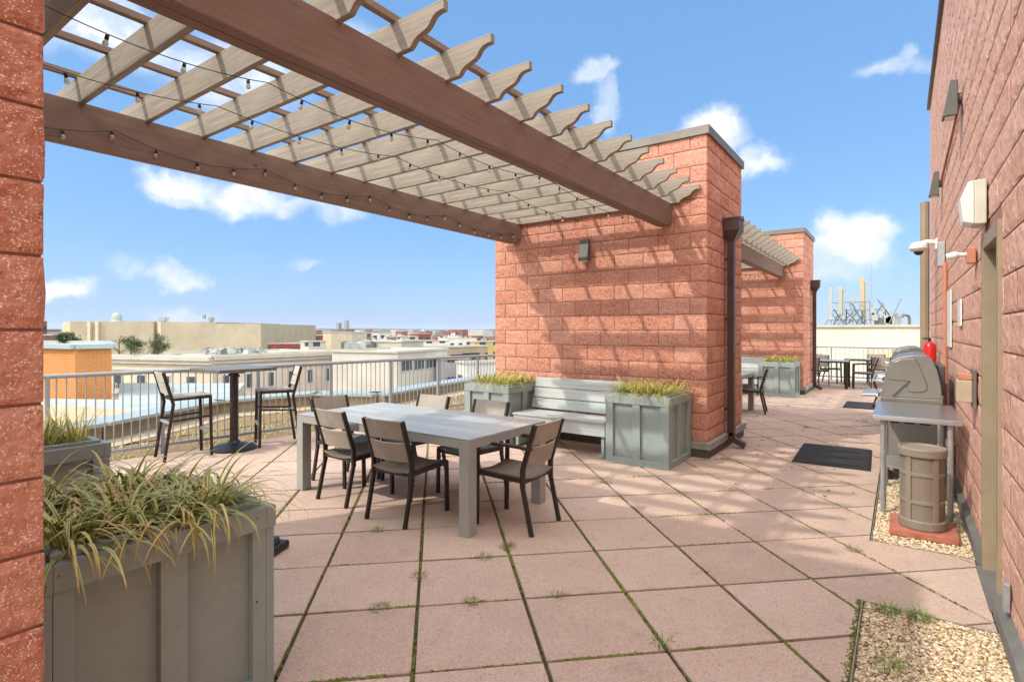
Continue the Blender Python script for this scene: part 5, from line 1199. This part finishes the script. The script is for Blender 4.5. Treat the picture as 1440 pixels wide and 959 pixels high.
def roof_tree(x, y0, Z, h, w, label, bare=False, seed=0):
    random.seed(seed); p = at(x, y0, Z); t = thing('bare_tree' if bare else 'evergreen_tree', label, 'tree', p)
    tr = MB(); tr.tube([(0, 0, -.6), (.05, 0, h * .3), (0, .05, h * .7), (.02, 0, h * .92)], [.09, .07, .04, .012], 7)
    ends = []
    for k in range(14 if bare else 11):
        z0 = h * random.uniform(.0, .72); a = random.random() * 6.28; L_ = w * random.uniform(.45, .9) * (1.15 - z0 / h * .6); e = Vector((math.cos(a) * L_ * .8, math.sin(a) * L_ * .8, z0 + L_ * random.uniform(.3, .75))); tr.tube([(0, 0, z0), e * .5 + Vector((0, 0, z0 * .5 + .03)), e], [.03, .02, .006], 5); ends.append(e)
        if bare:
            for j in range(4): q = e * random.uniform(.5, 1); tr.tube([q, q + Vector((random.gauss(0, .3), random.gauss(0, .3), random.uniform(.1, .5)))], [.01, .004], 4)
    tr.build('trunk', 'bark', t)
    if bare: return
    c = MB()
    for e in ends + [Vector((0, 0, h * .9))]:
        for j in range(9):
            q = Vector((0, 0, max(e.z - .35, .1))).lerp(e, random.uniform(.35, 1.08)); rr = w * .15; tone = random.random()
            for _ in range(26):
                s = q + Vector((random.gauss(0, rr), random.gauss(0, rr), random.gauss(0, rr * .8))); d = Vector((random.gauss(0, 1), random.gauss(0, 1), random.gauss(.4, 1))).normalized() * random.uniform(.07, .16); sd_ = d.cross(Vector((random.random(), random.random(), random.random()))).normalized() * .045
                c.add([s - sd_, s + sd_, s + d], [(0, 1, 2)], min(1, max(0, tone + random.gauss(0, .15))))
    c.build('crown', 'evergreen', t, attr=True, fix=False)
def ever():
    m, N, L, P = new_mat('evergreen'); a = N.new('ShaderNodeAttribute'); a.attribute_name = 'rnd'
    L.new(ramp(N, L, a.outputs['Fac'], [(0, (.025, .04, .012)), (.5, (.055, .085, .02)), (1, (.11, .14, .035))]), P.inputs['Base Color']); P.inputs['Roughness'].default_value = .8
ever(); simple('bark', (.11, .08, .055), .9, var=.3)
roof_tree(184, 502, 60, 2.3, 1.6, 'dark evergreen on the cream roof, left of the taller pointed one', seed=5)
roof_tree(222, 501, 60, 2.5, 1.6, 'dark evergreen on the cream roof, right of the other evergreen', seed=9)
roof_tree(93, 488, 34, .85, .75, 'small dark evergreen showing above the orange brick roof', seed=3)
roof_tree(167, 502, 61, 2.3, 1.3, 'thin bare tree beside the two roof evergreens', bare=True, seed=4)
random.seed(21)
# far end: cream parapet building with aerials
def end_building():
    a, c = (-14.0, 31.0), (14, 31.0); t = thing('roof_wall', 'long cream rooftop wall beyond the end railing', 'building', (0, 31, ZG)); top = 1.72
    b = MB(); bmesh_building(b, [(-14, 0), (.9, 0), (.9, 14), (-14, 14)], 0, top - ZG); fin(b, 'wall', ['endwall', 'roof_grey'], t)
    b = MB(); bmesh_building(b, [(.9, .9), (14, .9), (14, 14), (.9, 14)], 0, top - ZG + .0); fin(b, 'wall', ['endwall', 'roof_grey'], t)
    k = MB(); k.box(-14.1, 1.0, -.1, .3, top - ZG, top - ZG + .12); k.box(1.0, 14, .8, 1.2, top - ZG, top - ZG + .12); k.build('coping', 'coping_pale', t)
    h = MB(); h.box(-1.35, .2, -.05, .0, -1.0 - ZG, .75 - ZG); hf = h.build('hatch', 'coping_pale', t); h = MB(); h.box(-1.25, .1, -.07, -.052, -1.0 - ZG, .65 - ZG); h.build('hatch_panel', 'beige_a_plain', hf)
    Z = 34
    def base(x): p = at(x, HY, Z); return Vector((p.x, p.y, top))
    for (x, w, ht, lb) in ((1168, .2, 2.6, 'leftmost grey panel antenna in the rooftop cluster'), (1181, .26, 2.7, 'tallest pair-like grey antenna left in the rooftop cluster'), (1186, .15, 2.5, 'thin grey antenna beside the left tall one'), (1212, .26, 3.3, 'tan tall panel antenna in the middle of the cluster'), (1216, .15, 3.0, 'thin tan antenna right of the tall middle one'), (1199, .12, 2.3, 'slim pole antenna between the two tall groups')):
        p = base(x); t2 = thing('panel_antenna', lb, 'antenna', (p.x, p.y, p.z - .1), 0, 'rooftop antennas'); b = MB(); b.box(-w / 2, w / 2, -.08, .08, ht * .35 if w > .24 else .6, ht); b.build('panel', 'antenna_tan' if x > 1205 else 'antenna_grey', t2, bevel=.02); b = MB(); b.tube([(0, .12, 0), (0, .12, ht * .95)], .04, 8); b.build('pole', 'plant_metal', t2)
        b = MB(); b.tube([(0, .12, .1), (.5, .6, 0)], .025, 6); b.tube([(0, .12, .9), (-.5, .7, 0)], .025, 6); b.build('strut', 'plant_metal', t2)
    p = base(1226); b = MB(); b.tube([(0, 0, 0), (0, 0, 2), (0, 0, 4.0)], [.045, .03, .012], 8); o = b.build('aerial_mast', 'plant_metal'); o.location = p; tag(o, 'very thin tall aerial mast rising above the antenna cluster', 'mast')
    t3 = thing('antenna_frame', 'tangled steel frame of struts and boxes among the rooftop antennas', 'steel frame', base(1200)); rs = random.Random(4)
    for k in range(22):
        b = MB(); x = rs.uniform(-1.3, 2.2); b.tube([(x, rs.uniform(-.4, .4), rs.uniform(0, .5)), (x + rs.uniform(-.8, .8), rs.uniform(-.4, .4), rs.uniform(.8, 1.75))], rs.uniform(.022, .04), 6); b.build('strut', 'antenna_green', t3)
    for k in range(10):
        b = MB(); x = rs.uniform(-1.1, 1.9); z = rs.uniform(.15, 1.3); w = rs.uniform(.15, .34); b.box(x, x + w, -.15, .15, z, z + w * 1.4); b.build('equipment_box', 'antenna_grey', t3)
    for z in (.5, 1.1, 1.6): b = MB(); b.tube([(-1.2, 0, z), (2.4 - z, 0, z + .03)], .028, 6); b.build('rail', 'antenna_green', t3)
    for (x, w, h) in ((1238, .9, .55), (1252, .8, .45), (1262, .45, .8)):
        p = base(x); b = MB(); b.box(-w / 2, w / 2, -.3, .3, 0, h); b.box(-w / 3, w / 3, -.2, .2, h, h + .12); o = b.build('roof_unit', 'plant_metal', bevel=.02); o.location = p; tag(o, {1238: 'wide grey roof unit right of the antennas', 1252: 'lower grey roof unit, middle of three', 1262: 'upright grey roof unit near the bent vent pipe'}[x], 'roof unit')
    p = base(1279); b = MB(); b.tube([(0, 0, 0), (0, 0, .55), (-.05, 0, .75), (-.22, 0, .82), (-.42, 0, .8), (-.48, 0, .68)], .085, 10); o = b.build('vent_pipe', 'roof_dark'); o.location = p; o.rotation_euler[2] = R(ANG); tag(o, 'dark bent vent pipe on the cream rooftop wall', 'vent pipe')
simple('antenna_grey', (.30, .31, .29), .6, var=.1); simple('antenna_tan', (.36, .30, .21), .6, var=.1); simple('antenna_green', (.16, .18, .16), .6, .3, var=.3)
end_building()

def haze():
    m = bpy.data.materials.new('haze'); m.use_nodes = True; N = m.node_tree.nodes; N.clear(); o = N.new('ShaderNodeOutputMaterial'); v = N.new('ShaderNodeVolumePrincipled')
    v.inputs['Color'].default_value = (.80, .87, 1, 1); v.inputs['Density'].default_value = .00008; v.inputs['Anisotropy'].default_value = .2
    m.node_tree.links.new(v.outputs[0], o.inputs['Volume']); MATS['haze'] = m
    b = MB(); b.box(-9500, 9500, -9500, 9500, ZG - 1.5, 75); o = b.build('haze', 'haze'); struct(o, 'stuff')
haze()
